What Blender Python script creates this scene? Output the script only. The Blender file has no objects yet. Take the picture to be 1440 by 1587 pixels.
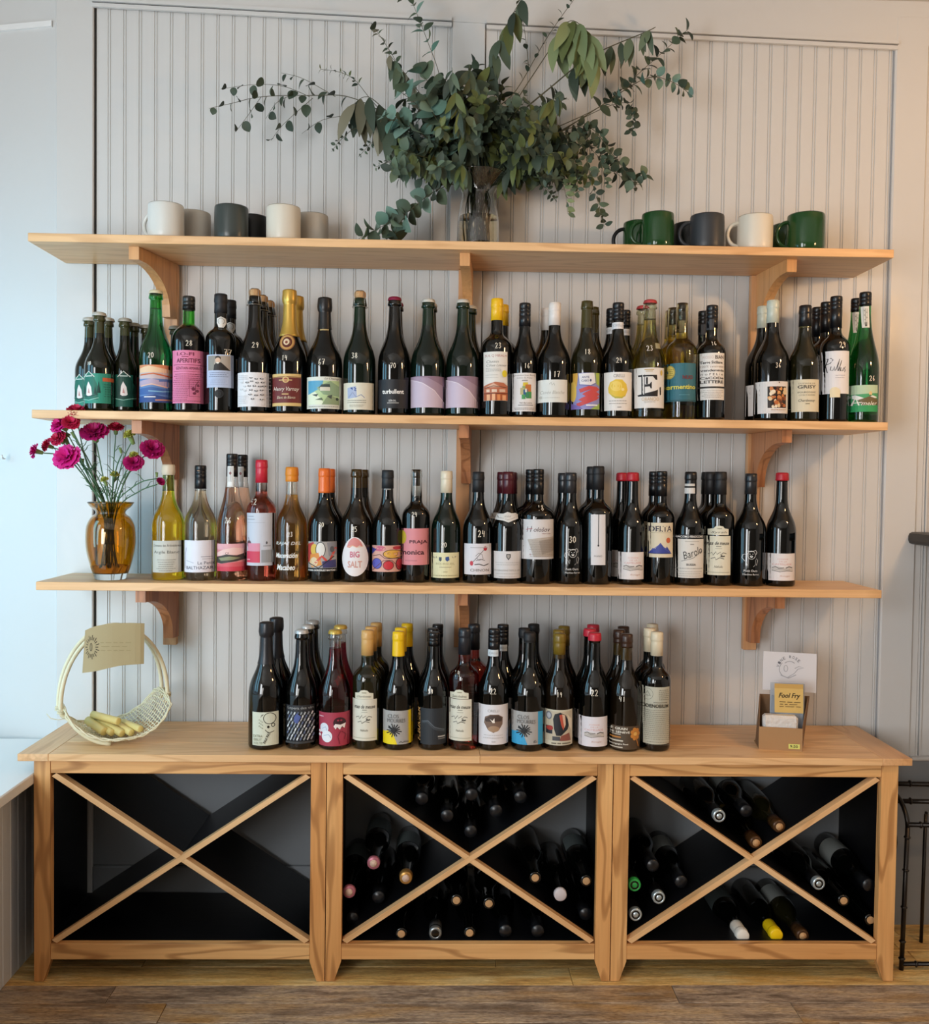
import bpy, bmesh, math, random
from mathutils import Vector, Matrix
random.seed(7)
C = bpy.context.scene.collection
PI = math.pi
# ------------------------------------------------------------------ camera
W, H, FPX = 1440.0, 1587.0, 1440.0
YAW, PITCH, ROLL = .0249, -.0305, .0129
CL = Vector((-.0589, -2.7047, 1.2937))
FW = Vector((math.sin(YAW)*math.cos(PITCH), math.cos(YAW)*math.cos(PITCH), math.sin(PITCH)))
_r = Vector((math.cos(YAW), -math.sin(YAW), 0)); _u = _r.cross(FW)
RT = _r*math.cos(ROLL)+_u*math.sin(ROLL); UP = _u*math.cos(ROLL)-_r*math.sin(ROLL)
cam = bpy.data.cameras.new('camera'); cam.sensor_fit = 'HORIZONTAL'; cam.sensor_width = 36; cam.lens = 36*FPX/W
cam.clip_start = .05; cam.clip_end = 60
co = bpy.data.objects.new('camera', cam); C.objects.link(co)
co.matrix_world = Matrix(((RT.x, UP.x, -FW.x, CL.x), (RT.y, UP.y, -FW.y, CL.y), (RT.z, UP.z, -FW.z, CL.z), (0, 0, 0, 1)))
bpy.context.scene.camera = co
def at(px, py, y=None, z=None):
    "the point of the plane y=... or z=... that is seen at this pixel of the photograph (used to measure the place)"
    d = FW*FPX+RT*(px-W/2)-UP*(py-H/2)
    t = (y-CL.y)/d.y if y is not None else (z-CL.z)/d.z
    return CL+d*t
# ------------------------------------------------------------------ light and exposure
sc = bpy.context.scene
sc.view_settings.view_transform = 'Standard'; sc.view_settings.look = 'None'
sc.view_settings.gamma = 1; sc.view_settings.use_curve_mapping = False
sc.view_settings.exposure = 0.07
sc.cycles.max_bounces = 9; sc.cycles.diffuse_bounces = 4; sc.cycles.glossy_bounces = 4
sc.cycles.transmission_bounces = 9; sc.cycles.transparent_max_bounces = 8
sc.cycles.caustics_reflective = False; sc.cycles.caustics_refractive = False
sc.cycles.sample_clamp_indirect = 4
w = bpy.data.worlds.new('world'); sc.world = w; w.use_nodes = True
w.node_tree.nodes['Background'].inputs[0].default_value = (.62, .80, 1, 1)
w.node_tree.nodes['Background'].inputs[1].default_value = 1.0
def area(name, loc, target, sx, sy, power, col):
    l = bpy.data.lights.new(name, 'AREA'); l.shape = 'RECTANGLE'; l.size = sx; l.size_y = sy; l.energy = power; l.color = col
    o = bpy.data.objects.new(name, l); C.objects.link(o); o.location = loc
    o.rotation_euler = (Vector(target)-Vector(loc)).to_track_quat('-Z', 'Y').to_euler()
    return o
# daylight through the shop window on the left (window_1 below), then fill lights added further back and overhead
for wy in (-.80, -1.45):
    area('window_daylight', (-2.03, wy, 1.32), (-1.43, wy+.48, .72), .30, 1.45, 6.0, (.28, .73, 1))
area('far_window_fill', (-2.03, -3.7, 1.35), (0, -1.6, 1.25), .8, 1.75, 62, (.95, .975, 1))  # added frontal fill, set where a second window along the wall would be
area('door_fill', (-1.62, -5.93, 1.05), (-.2, 0, .5), .85, 1.8, 46, (1, .97, .92))  # added low frontal fill for the cabinet fronts, placed as a glazed door
area('ceiling_fill', (.5, -3.75, 2.67), (.5, -3.75, 0), 5.0, 3.9, 19, (1, .965, .915))  # added neutral overhead fill, no actual ceiling fitting
# ------------------------------------------------------------------ helpers
def lin(h):
    h = h.lstrip('#'); v = [int(h[i:i+2], 16)/255 for i in (0, 2, 4)]
    return [c/12.92 if c <= .04045 else ((c+.055)/1.055)**2.4 for c in v]
MATS = {}; KIDS = {}
def mat(name, col, rough=.5, metal=0, trans=0, ior=1.45, spec=.5, coat=0, bump=None, emit=None, emis=0, sheen=0):
    if name in MATS: return MATS[name]
    m = bpy.data.materials.new(name); m.use_nodes = True
    b = m.node_tree.nodes['Principled BSDF']
    c = lin(col) if isinstance(col, str) else col
    b.inputs['Base Color'].default_value = (*c, 1); b.inputs['Roughness'].default_value = rough
    b.inputs['Metallic'].default_value = metal; b.inputs['Transmission Weight'].default_value = trans
    b.inputs['IOR'].default_value = ior; b.inputs['Specular IOR Level'].default_value = spec
    b.inputs['Coat Weight'].default_value = coat; b.inputs['Coat Roughness'].default_value = .05
    if emit: b.inputs['Emission Color'].default_value = (*emit, 1); b.inputs['Emission Strength'].default_value = emis
    if bump:
        N = m.node_tree.nodes; L = m.node_tree.links
        tc = N.new('ShaderNodeTexCoord'); no = N.new('ShaderNodeTexNoise'); no.inputs['Scale'].default_value = bump[0]
        no.inputs['Detail'].default_value = 3
        bp = N.new('ShaderNodeBump'); bp.inputs['Strength'].default_value = bump[1]; bp.inputs['Distance'].default_value = .01
        L.new(tc.outputs['Object'], no.inputs['Vector']); L.new(no.outputs[0], bp.inputs['Height']); L.new(bp.outputs[0], b.inputs['Normal'])
    MATS[name] = m
    return m
def paper(h): return mat('paper_'+h, h, .55)
def wood(name, axis, light, dark, line, rough=.42, scale=1.0, lines=.6):
    "boards: grain runs along the given object axis, each object takes its own stretch of the grain"
    if name in MATS: return MATS[name]
    m = bpy.data.materials.new(name); m.use_nodes = True
    N = m.node_tree.nodes; L = m.node_tree.links; b = N['Principled BSDF']
    tc = N.new('ShaderNodeTexCoord'); oi = N.new('ShaderNodeObjectInfo')
    ml = N.new('ShaderNodeVectorMath'); ml.operation = 'SCALE'; ml.inputs[0].default_value = (7.3, 3.1, 5.7)
    L.new(oi.outputs['Random'], ml.inputs['Scale'])
    ad = N.new('ShaderNodeVectorMath'); L.new(tc.outputs['Object'], ad.inputs[0]); L.new(ml.outputs[0], ad.inputs[1])
    def stretch(a, c):
        mp = N.new('ShaderNodeMapping'); s = [c*scale]*3; s[axis] = a*scale
        mp.inputs['Scale'].default_value = s; L.new(ad.outputs[0], mp.inputs['Vector']); return mp
    n1 = N.new('ShaderNodeTexNoise'); n1.inputs['Scale'].default_value = 1; n1.inputs['Detail'].default_value = 3
    L.new(stretch(.9, 7).outputs[0], n1.inputs['Vector'])
    wv = N.new('ShaderNodeMath'); wv.operation = 'MULTIPLY'; wv.inputs[1].default_value = 62; L.new(n1.outputs[0], wv.inputs[0])
    sn = N.new('ShaderNodeMath'); sn.operation = 'SINE'; L.new(wv.outputs[0], sn.inputs[0])
    pw = N.new('ShaderNodeMapRange'); pw.inputs[1].default_value = .5; pw.inputs[2].default_value = 1; L.new(sn.outputs[0], pw.inputs[0])
    n2 = N.new('ShaderNodeTexNoise'); n2.inputs['Scale'].default_value = 1; n2.inputs['Detail'].default_value = 4
    L.new(stretch(5, 130).outputs[0], n2.inputs['Vector'])
    n3 = N.new('ShaderNodeTexNoise'); n3.inputs['Scale'].default_value = 1; n3.inputs['Detail'].default_value = 2
    L.new(stretch(1.6, 6).outputs[0], n3.inputs['Vector'])
    r1 = N.new('ShaderNodeValToRGB'); r1.color_ramp.elements[0].position = .3; r1.color_ramp.elements[1].position = .7
    r1.color_ramp.elements[0].color = (*lin(dark), 1); r1.color_ramp.elements[1].color = (*lin(light), 1); L.new(n3.outputs[0], r1.inputs[0])
    x1 = N.new('ShaderNodeMix'); x1.data_type = 'RGBA'; x1.inputs['B'].default_value = (*lin(line), 1)
    f1 = N.new('ShaderNodeMath'); f1.operation = 'MULTIPLY'; f1.inputs[1].default_value = lines; L.new(pw.outputs[0], f1.inputs[0])
    L.new(f1.outputs[0], x1.inputs['Factor']); L.new(r1.outputs[0], x1.inputs['A'])
    x2 = N.new('ShaderNodeMix'); x2.data_type = 'RGBA'; x2.blend_type = 'MULTIPLY'; x2.inputs['Factor'].default_value = .55
    r2 = N.new('ShaderNodeValToRGB'); r2.color_ramp.elements[0].position = .3; r2.color_ramp.elements[0].color = (.80, .74, .68, 1)
    r2.color_ramp.elements[1].position = .6; L.new(n2.outputs[0], r2.inputs[0])
    L.new(x1.outputs['Result'], x2.inputs['A']); L.new(r2.outputs[0], x2.inputs['B']); L.new(x2.outputs['Result'], b.inputs['Base Color'])
    b.inputs['Roughness'].default_value = rough
    bp = N.new('ShaderNodeBump'); bp.inputs['Strength'].default_value = .12; bp.inputs['Distance'].default_value = .002
    L.new(n2.outputs[0], bp.inputs['Height']); L.new(bp.outputs[0], b.inputs['Normal'])
    MATS[name] = m; return m
class MB:
    "collects shapes (world coordinates) and links them as one mesh object"
    def __init__(s): s.v = []; s.f = []; s.m = []; s.sm = []
    def add(s, vs, fs, mi=0, smooth=False):
        o = len(s.v); s.v += [tuple(p) for p in vs]
        for f in fs: s.f.append(tuple(i+o for i in f)); s.m.append(mi); s.sm.append(smooth)
        return s
    def box(s, x0, y0, z0, x1, y1, z1, mi=0):
        v = [(x0, y0, z0), (x1, y0, z0), (x1, y1, z0), (x0, y1, z0), (x0, y0, z1), (x1, y0, z1), (x1, y1, z1), (x0, y1, z1)]
        return s.add(v, [(0, 3, 2, 1), (4, 5, 6, 7), (0, 1, 5, 4), (1, 2, 6, 5), (2, 3, 7, 6), (3, 0, 4, 7)], mi)
    def bbox(s, x0, y0, z0, x1, y1, z1, b=.0015, mi=0):
        "box with chamfered edges"
        bm = bmesh.new(); bmesh.ops.create_cube(bm, size=1)
        for v in bm.verts: v.co = Vector(((x0+x1)/2+v.co.x*(x1-x0), (y0+y1)/2+v.co.y*(y1-y0), (z0+z1)/2+v.co.z*(z1-z0)))
        bmesh.ops.bevel(bm, geom=bm.edges[:], offset=b, segments=1, affect='EDGES')
        bm.verts.index_update(); s.add([v.co for v in bm.verts], [[v.index for v in f.verts] for f in bm.faces], mi); bm.free(); return s
    def prism(s, poly, axis, a, b, mi=0, sh=0):
        "poly extruded along axis (0 x, 1 y, 2 z) from a to b"
        n = len(poly)
        def P(p, t):
            q = [p[0], p[1]]; q.insert(axis, t); return q
        v = [P(p, a) for p in poly]+[P(p, b) for p in poly]
        return s.add(v, [list(range(n))[::-1], list(range(n, 2*n))]+[(i, (i+1) % n, n+(i+1) % n, n+i) for i in range(n)], mi)
    def lathe(s, prof, cx=0, cy=0, cz=0, n=32, mis=None, flip=False, smooth=True, closed=False):
        o = []; rings = []
        for r, z in prof:
            if r < 1e-6: rings.append([len(o)]); o.append((cx, cy, cz+z))
            else:
                rings.append(list(range(len(o), len(o)+n)))
                o += [(cx+r*math.cos(2*PI*k/n), cy+r*math.sin(2*PI*k/n), cz+z) for k in range(n)]
        base = len(s.v); s.v += o
        pairs = list(zip(range(len(rings)-1), range(1, len(rings))))
        if closed: pairs.append((len(rings)-1, 0))
        for i, j in pairs:
            A, B = rings[i], rings[j]; mi = mis[i] if mis else 0
            for k in range(n):
                k2 = (k+1) % n
                if len(A) == 1 and len(B) == 1: continue
                if len(A) == 1: f = (A[0], B[k2], B[k])
                elif len(B) == 1: f = (A[k], A[k2], B[0])
                else: f = (A[k], A[k2], B[k2], B[k])
                if flip: f = f[::-1]
                s.f.append(tuple(x+base for x in f)); s.m.append(mi); s.sm.append(smooth)
        return s
    def tube(s, pts, r, n=8, mi=0, cap=True, taper=None):
        pts = [Vector(p) for p in pts]; N_ = len(pts); vs = []; ref = Vector((.13, .31, .94)).normalized()
        for i, p in enumerate(pts):
            t = (pts[min(i+1, N_-1)]-pts[max(i-1, 0)])
            t = t.normalized() if t.length > 1e-9 else Vector((0, 0, 1))
            a = t.cross(ref)
            a = a.normalized() if a.length > 1e-4 else t.orthogonal().normalized()
            b = t.cross(a); rr = r[i] if isinstance(r, (list, tuple)) else r*(1+(taper-1)*i/(N_-1) if taper else 1)
            vs += [p+(a*math.cos(2*PI*k/n)+b*math.sin(2*PI*k/n))*rr for k in range(n)]
        fs = [(i*n+k, i*n+(k+1) % n, (i+1)*n+(k+1) % n, (i+1)*n+k) for i in range(N_-1) for k in range(n)]
        if cap: fs += [tuple(range(n))[::-1], tuple(range((N_-1)*n, N_*n))]
        return s.add(vs, fs, mi, True)
    def mesh(s, name, mats, off=(0, 0, 0)):
        me = bpy.data.meshes.new(name)
        me.from_pydata([(v[0]-off[0], v[1]-off[1], v[2]-off[2]) for v in s.v], [], s.f)
        for m in (mats if isinstance(mats, (list, tuple)) else [mats]): me.materials.append(m)
        me.polygons.foreach_set('material_index', s.m); me.polygons.foreach_set('use_smooth', s.sm)
        me.update(); return me
    def build(s, name, mats, parent=None, loc=None):
        "loc: origin of a top-level mesh; a child of an unrotated thing takes the thing's own origin"
        off = abs_loc(parent) if parent else (loc or (0, 0, 0))
        o = bpy.data.objects.new(name, s.mesh(name, mats, off)); C.objects.link(o)
        if parent: o.parent = parent; KIDS.setdefault(parent.name, []).append(o)
        else: o.location = off
        return o
def abs_loc(o):
    l = Vector(o.location)
    while o.parent: o = o.parent; l += Vector(o.location)
    return l
def tag(o, label, cat, group=None, kind=None):
    if label: o['label'] = label
    if cat: o['category'] = cat
    if group: o['group'] = group
    if kind: o['kind'] = kind
    return o
def thing(name, loc, label, cat, group=None, rot=(0, 0, 0)):
    o = bpy.data.objects.new(name, None); C.objects.link(o); o.location = loc; o.rotation_euler = rot
    o.empty_display_size = .05
    return tag(o, label, cat, group)
def structure(o): o['kind'] = 'structure'; return o
def inst(name, me, parent, loc=(0, 0, 0), rot=(0, 0, 0), scale=(1, 1, 1)):
    o = bpy.data.objects.new(name, me); C.objects.link(o); o.parent = parent
    KIDS.setdefault(parent.name, []).append(o); o.location = loc; o.rotation_euler = rot; o.scale = scale; return o
def copy_tree(o, parent=None, skip=()):
    c = o.copy(); C.objects.link(c); c.parent = parent
    for ch in KIDS.get(o.name, []):
        if ch.name.split('.')[0] not in skip: copy_tree(ch, c, skip)
    return c
def spline(pts, n=6):
    "Catmull-Rom through the points"
    pts = [Vector(p) for p in pts]; out = []
    for i in range(len(pts)-1):
        p0 = pts[max(i-1, 0)]; p1 = pts[i]; p2 = pts[i+1]; p3 = pts[min(i+2, len(pts)-1)]
        for k in range(n):
            t = k/n
            out.append(.5*((2*p1)+(p2-p0)*t+(2*p0-5*p1+4*p2-p3)*t*t+(3*p1-p0-3*p2+p3)*t**3))
    out.append(pts[-1]); return out
# ------------------------------------------------------------------ materials of the place
PAINT = mat('wall_paint', (.67, .668, .655), .38, bump=(14, .10))
PAINT_G = mat('gloss_paint', (.67, .668, .655), .28, bump=(9, .22))
CEIL = mat('ceiling_paint', (.55, .53, .50), .8)
GREYP = mat('grey_paint', (.60, .62, .64), .5, bump=(20, .2))
SILLP = mat('sill_paint', (.86, .86, .85), .45)
LOWG = mat('lower_grey_paint', (.24, .26, .28), .5, bump=(14, .1))
GAP = mat('dark_gap', (.02, .018, .016), .9)
CHX = wood('cherry_x', 0, '#f2ca98', '#e6b27a', '#c08850', lines=.35); CHY = wood('cherry_y', 1, '#ecc292', '#dca772', '#b57c48', lines=.35)
CHZ = wood('cherry_z', 2, '#eebb7c', '#d89858', '#935c2c')
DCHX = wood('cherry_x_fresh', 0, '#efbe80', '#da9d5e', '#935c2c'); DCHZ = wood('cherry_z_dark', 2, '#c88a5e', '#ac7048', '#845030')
CLEAT = wood('cleat_z', 2, '#e0b080', '#cc986a', '#a87850')
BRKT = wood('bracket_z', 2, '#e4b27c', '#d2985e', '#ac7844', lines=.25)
BLACKP = wood('black_panel', 0, '#07080e', '#05060a', '#030406', .42)
def floor_mat(name, yellow):
    m = bpy.data.materials.new(name); m.use_nodes = True; N = m.node_tree.nodes; L = m.node_tree.links; b = N['Principled BSDF']
    tc = N.new('ShaderNodeTexCoord'); oi = N.new('ShaderNodeObjectInfo')
    ml = N.new('ShaderNodeVectorMath'); ml.operation = 'SCALE'; ml.inputs[0].default_value = (3, 1, 2); L.new(oi.outputs['Random'], ml.inputs['Scale'])
    ad = N.new('ShaderNodeVectorMath'); L.new(tc.outputs['Object'], ad.inputs[0]); L.new(ml.outputs[0], ad.inputs[1])
    def noise(sx, sy, det=4):
        mp = N.new('ShaderNodeMapping'); mp.inputs['Scale'].default_value = (sx, sy, sy); L.new(ad.outputs[0], mp.inputs['Vector'])
        n = N.new('ShaderNodeTexNoise'); n.inputs['Scale'].default_value = 1; n.inputs['Detail'].default_value = det; n.inputs['Roughness'].default_value = .65
        L.new(mp.outputs[0], n.inputs['Vector']); return n
    a, c, d, fn = noise(5, 26, 5), noise(14, 160, 3), noise(1.6, 7, 3), noise(70, 420, 2)
    r = N.new('ShaderNodeValToRGB'); e = r.color_ramp.elements
    e[0].position = .34 if yellow else .40; e[1].position = .62 if yellow else .70
    e[0].color = (*lin('#cc9e5e' if yellow else '#948270'), 1); e[1].color = (*lin('#fbdc9a' if yellow else '#e6c89c'), 1)
    k = e.new(.5); k.color = (*lin('#f2c87c' if yellow else '#c4b09a'), 1); L.new(a.outputs[0], r.inputs[0])
    x = N.new('ShaderNodeMix'); x.data_type = 'RGBA'; x.blend_type = 'MULTIPLY'; x.inputs['Factor'].default_value = .8
    r2 = N.new('ShaderNodeValToRGB'); r2.color_ramp.elements[0].position = .3; r2.color_ramp.elements[0].color = (.60, .54, .48, 1) if yellow else (.46, .41, .37, 1); r2.color_ramp.elements[1].position = .6
    L.new(c.outputs[0], r2.inputs[0]); L.new(r.outputs[0], x.inputs['A']); L.new(r2.outputs[0], x.inputs['B'])
    y = N.new('ShaderNodeMix'); y.data_type = 'RGBA'; y.inputs['B'].default_value = (*lin('#d8a24c' if yellow else '#c0924e'), 1)
    r3 = N.new('ShaderNodeMapRange'); r3.inputs[1].default_value = .54; r3.inputs[2].default_value = .66; r3.inputs[4].default_value = .7
    L.new(d.outputs[0], r3.inputs[0]); L.new(r3.outputs[0], y.inputs['Factor']); L.new(x.outputs['Result'], y.inputs['A'])
    z_ = N.new('ShaderNodeMix'); z_.data_type = 'RGBA'; z_.blend_type = 'MULTIPLY'; z_.inputs['Factor'].default_value = .45 if yellow else .85
    r4 = N.new('ShaderNodeValToRGB'); r4.color_ramp.elements[0].position = .34; r4.color_ramp.elements[0].color = (.42, .38, .35, 1); r4.color_ramp.elements[1].position = .58; r4.color_ramp.elements[1].color = (1.0, 1.0, 1.0, 1)
    L.new(fn.outputs[0], r4.inputs[0]); L.new(y.outputs['Result'], z_.inputs['A']); L.new(r4.outputs[0], z_.inputs['B'])
    L.new(z_.outputs['Result'], b.inputs['Base Color']); b.inputs['Roughness'].default_value = .42
    bp = N.new('ShaderNodeBump'); bp.inputs['Strength'].default_value = .5; bp.inputs['Distance'].default_value = .003; L.new(c.outputs[0], bp.inputs['Height']); L.new(bp.outputs[0], b.inputs['Normal'])
    return m
FLOOR_Y = floor_mat('floor_varnished', True); FLOOR_G = floor_mat('floor_worn', False)
IRON = mat('dark_iron', (.035, .03, .026), .32, metal=.8); BLACKW = mat('black_wood', (.012, .011, .010), .38)
# ------------------------------------------------------------------ the room
HT = 2.702
fl = structure(MB().box(-2.2, -6, -.06, 3.4, .02, -.022).build('floor', FLOOR_G))
y = .012; row = 0; SH = {}
while y > -1.25:
    wd = .0895 if row < 4 else .083
    x = -1.75-random.random()*.6
    while x < 1.9:
        ln = .9+random.random()*.9
        x2 = min(x+ln, 2.2)
        if x2-x > .12 and x2 > -1.7:
            m = MB().bbox(x, y-wd+.0012, -.022, x2-.0012, y, random.uniform(-.0008, .0008)*(1 if row > 3 else .3), .0012)
            m.build('plank', FLOOR_Y if y-wd > -.37 else FLOOR_G, fl)
        x = x2
    y -= wd; row += 1
MB().box(-2.2, -6, -.022, 3.4, y, 0).build('worn_boards', FLOOR_G, fl)
wb = structure(MB().box(-1.2, .012, -.02, 3.3, .08, HT).build('wall_back', PAINT))
# bead-board planks: one mesh, every plank its own piece of the wall
def bead(wd):
    k = wd-.0438; p = [(0, .0), (.0318+k, 0), (.0327+k, .0030), (.0339+k, .0030), (.0349+k, .0006), (.0370+k, -.0003), (.0391+k, .0006), (.0401+k, .0028), (.0411+k, .0028), (.0420+k, 0), (wd, 0)]
    n = len(p); z0, z1 = .0, 2.68
    m = MB().add([(x, d, z0) for x, d in p]+[(x, d, z1) for x, d in p]+[(0, .012, z0), (0, .012, z1), (wd, .012, z0), (wd, .012, z1)],
        [(i, i+1, n+i+1, n+i) for i in range(n-1)]+[(2*n, 0, n, 2*n+1), (n-1, 2*n+2, 2*n+3, 2*n-1)])
    return m.mesh('plank', PAINT)
for xa, xb, n in ((-1.055, -.046, 23), (.053, 1.235, 27)):
    wd = (xb-xa)/n; me = bead(wd)
    for i in range(n):
        inst('plank', me, wb, (xa+i*wd, random.uniform(-.0004, .0004), 0))
def trim(n, poly_or_box, m=PAINT, parent=None):
    return structure(poly_or_box.build('trim_%d' % n, m, parent))
trim(1, MB().bbox(-1.166, -.010, 0, -1.060, .012, 2.66, .003), PAINT_G)      # board left of the bead-board
MB().box(-1.0585, -.002, .17, -1.0545, .012, 2.66).build('open_joint', GAP, wb)
trim(2, MB().bbox(-.045, -.008, 0, .0505, .012, 2.66, .002))                 # board between the two panels
MB().box(.0506, -.0015, .17, .0526, .012, 2.66).build('open_joint', GAP, wb)
trim(3, MB().bbox(1.238, -.012, .492, 1.336, .012, 2.66, .004), PAINT_G)        # board right of the bead-board
MB().box(1.2352, -.003, .17, 1.2378, .012, 2.66).build('open_joint', mat('blue_grey_joint', (.35, .37, .40), .6), wb)
h = MB()
h.prism([(-1.166, 2.646), (-.045, 2.612), (.053, 2.609), (1.244, 2.578), (1.5, 2.572), (1.5, HT), (-1.166, HT)], 1, -.011, .012)
trim(4, h, PAINT_G)
for n, (xa, za, xb, zb) in ((5, (-1.062, 2.643, -.046, 2.613)), (6, (.053, 2.609, 1.243, 2.579))):
    m = MB()
    for d, a, b in ((.016, -.017, -.006), (.021, -.003, .006)):
        m.prism([(xa, za+a), (xb, zb+a), (xb, zb+b), (xa, za+b)], 1, -d, -.008)
    trim(n, m)
    MB().prism([(xa, za-.0062), (xb, zb-.0062), (xb, zb-.003), (xa, za-.003)], 1, -.0125, -.0105).build('open_joint', GAP, wb)
structure(MB().bbox(-1.06, -.006, .17, 1.238, .001, .50, .002).build('trim_9', LOWG))
structure(MB().bbox(-1.06, -.016, 0, 1.238, .001, .17, .004).build('baseboard_back', LOWG))
# the panelled door frame to the right of the last board
m = MB().box(1.338, -.003, .503, 1.356, .012, 2.55); m.box(1.358, -.001, .503, 1.364, .012, 2.55); m.box(1.367, -.004, .503, 1.372, .012, 2.55)
m.box(1.372, .004, .503, 2.0, .012, 2.55); m.bbox(1.338, -.020, .492, 2.0, .012, .503, .003)
trim(7, m)
trim(10, MB().box(1.2382, -.0135, .0, 2.0, .012, .4915), LOWG)
MB().box(1.336, -.002, .5, 1.3385, .012, 2.5).build('open_joint', GAP, wb)
structure(MB().box(2.0, .0, 0, 3.3, .012, HT).build('wall_back', PAINT))
# splayed bright wall on the left, window ledge, window
m = MB().prism([(-1.163, -.004), (-1.163, .02), (-2.2, .25), (-2.2, .226)], 2, 0, HT)
structure(m.build('wall_left', PAINT))
trim(8, MB().prism([(-1.178, -.009), (-1.178, .0), (-2.15, .215), (-2.15, .205)], 2, 2.572, 2.588), SILLP)
ws = structure(MB().bbox(-2.15, -3.6, .512, -1.091, -.005, .540, .003).build('window_1', SILLP))
yy = -.02
while yy > -2.2:
    MB().bbox(-1.172, yy-.0405, .0, -1.156, yy, .512, .0022).build('plank', GREYP, ws); yy -= .0425
MB().box(-1.19, -3.6, 0, -1.174, -.01, .512).build('backing', GAP, ws)
for za, zb in ((.54, .585), (2.06, 2.12)): MB().bbox(-2.13, -1.86, za, -2.06, -.34, zb, .004).build('frame', SILLP, ws)
for ya in (-1.86, -1.13, -.395): MB().bbox(-2.12, ya, .585, -2.075, ya+.055, 2.06, .004).build('mullion', SILLP, ws)
structure(MB().box(-2.3, -3.05, 0, -2.14, -1.86, HT).build('wall_left', PAINT)); structure(MB().box(-2.3, -6, 0, -2.14, -4.4, HT).build('wall_left', PAINT))
structure(MB().box(-2.3, -4.4, 0, -2.14, -3.05, .45).build('wall_left', PAINT)); structure(MB().box(-2.3, -4.4, 2.25, -2.14, -3.05, HT).build('wall_left', PAINT))
w2 = structure(MB().bbox(-2.13, -4.42, .43, -2.08, -3.03, .48, .004).build('window_2', SILLP)); MB().bbox(-2.12, -3.74, .48, -2.09, -3.70, 2.25, .004).build('mullion', SILLP, w2)
structure(MB().box(-2.3, -1.86, 2.12, -2.14, -.34, HT).build('wall_left', PAINT))
structure(MB().box(-2.3, -.34, 0, -2.14, .26, HT).build('wall_left', PAINT))
structure(MB().box(3.3, -6, 0, 3.4, .08, HT).build('wall_right', PAINT))
d_ = structure(MB().bbox(-2.1, -5.99, 0, -1.14, -5.95, 2.2, .004).build('door_1', SILLP)); MB().bbox(-1.18, -5.945, 1.0, -1.15, -5.90, 1.03, .004).build('door_handle', IRON, d_)
structure(MB().box(-2.3, -6.1, 0, 3.4, -6, HT).build('wall_front', mat('far_wall', (.36, .34, .32), .8)))
structure(MB().box(-2.3, -6.1, HT, 3.4, .3, HT+.1).build('ceiling', CEIL))
hk = thing('wall_hook', at(5, 712, y=.01), 'small white painted hook on the bright wall at the far left edge', 'hook')
hm = MB(); hp = hk.location
hm.lathe([(0, 0), (.006, 0), (.006, .003), (0, .003)], hp.x, hp.y, hp.z, 12)
hm.build('plate', SILLP, hk); MB().tube([hp+Vector((0, 0, .004)), hp+Vector((.002, -.012, .003)), hp+Vector((.003, -.016, .012))], .003, 8).build('prong', SILLP, hk)
# off-frame lamp on the right that throws the warm light (its bulbs show as small highlights on the bottles)
lx, ly, lz = 1.66, -1.12, 1.96
lamp = thing('floor_lamp', (lx, ly, 0), 'black floor lamp with three bare warm bulbs right of the shelves', 'lamp')
m = MB().lathe([(0, 0), (.15, 0), (.15, .015), (.02, .03), (.012, .05), (.012, lz-.1), (0, lz-.1)], lx, ly, 0, 24); m.build('stand', IRON, lamp)
BULB = mat('warm_bulb', (1, .8, .5), .5, emit=(1, .62, .30), emis=40)
for k, (dx, dz) in enumerate(((-.055, .03), (.0, -.03), (.055, .03))):
    MB().tube([(lx, ly, lz-.12), (lx+dx*.6, ly-.02, lz-.09), (lx+dx, ly, lz+dz-.035)], .006).build('arm', IRON, lamp)
    MB().lathe([(0, -.028), (.012, -.024), (.020, -.008), (.021, .003), (.015, .016), (0, .022)], lx+dx, ly, lz+dz, 14).build('bulb', BULB, lamp)
    l = bpy.data.lights.new('bulb_light', 'POINT'); l.energy = 10.5; l.color = (1, .57, .25); l.shadow_soft_size = .03
    o = bpy.data.objects.new('bulb_light', l); C.objects.link(o); o.location = (lx+dx, ly-.055, lz+dz)
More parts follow.
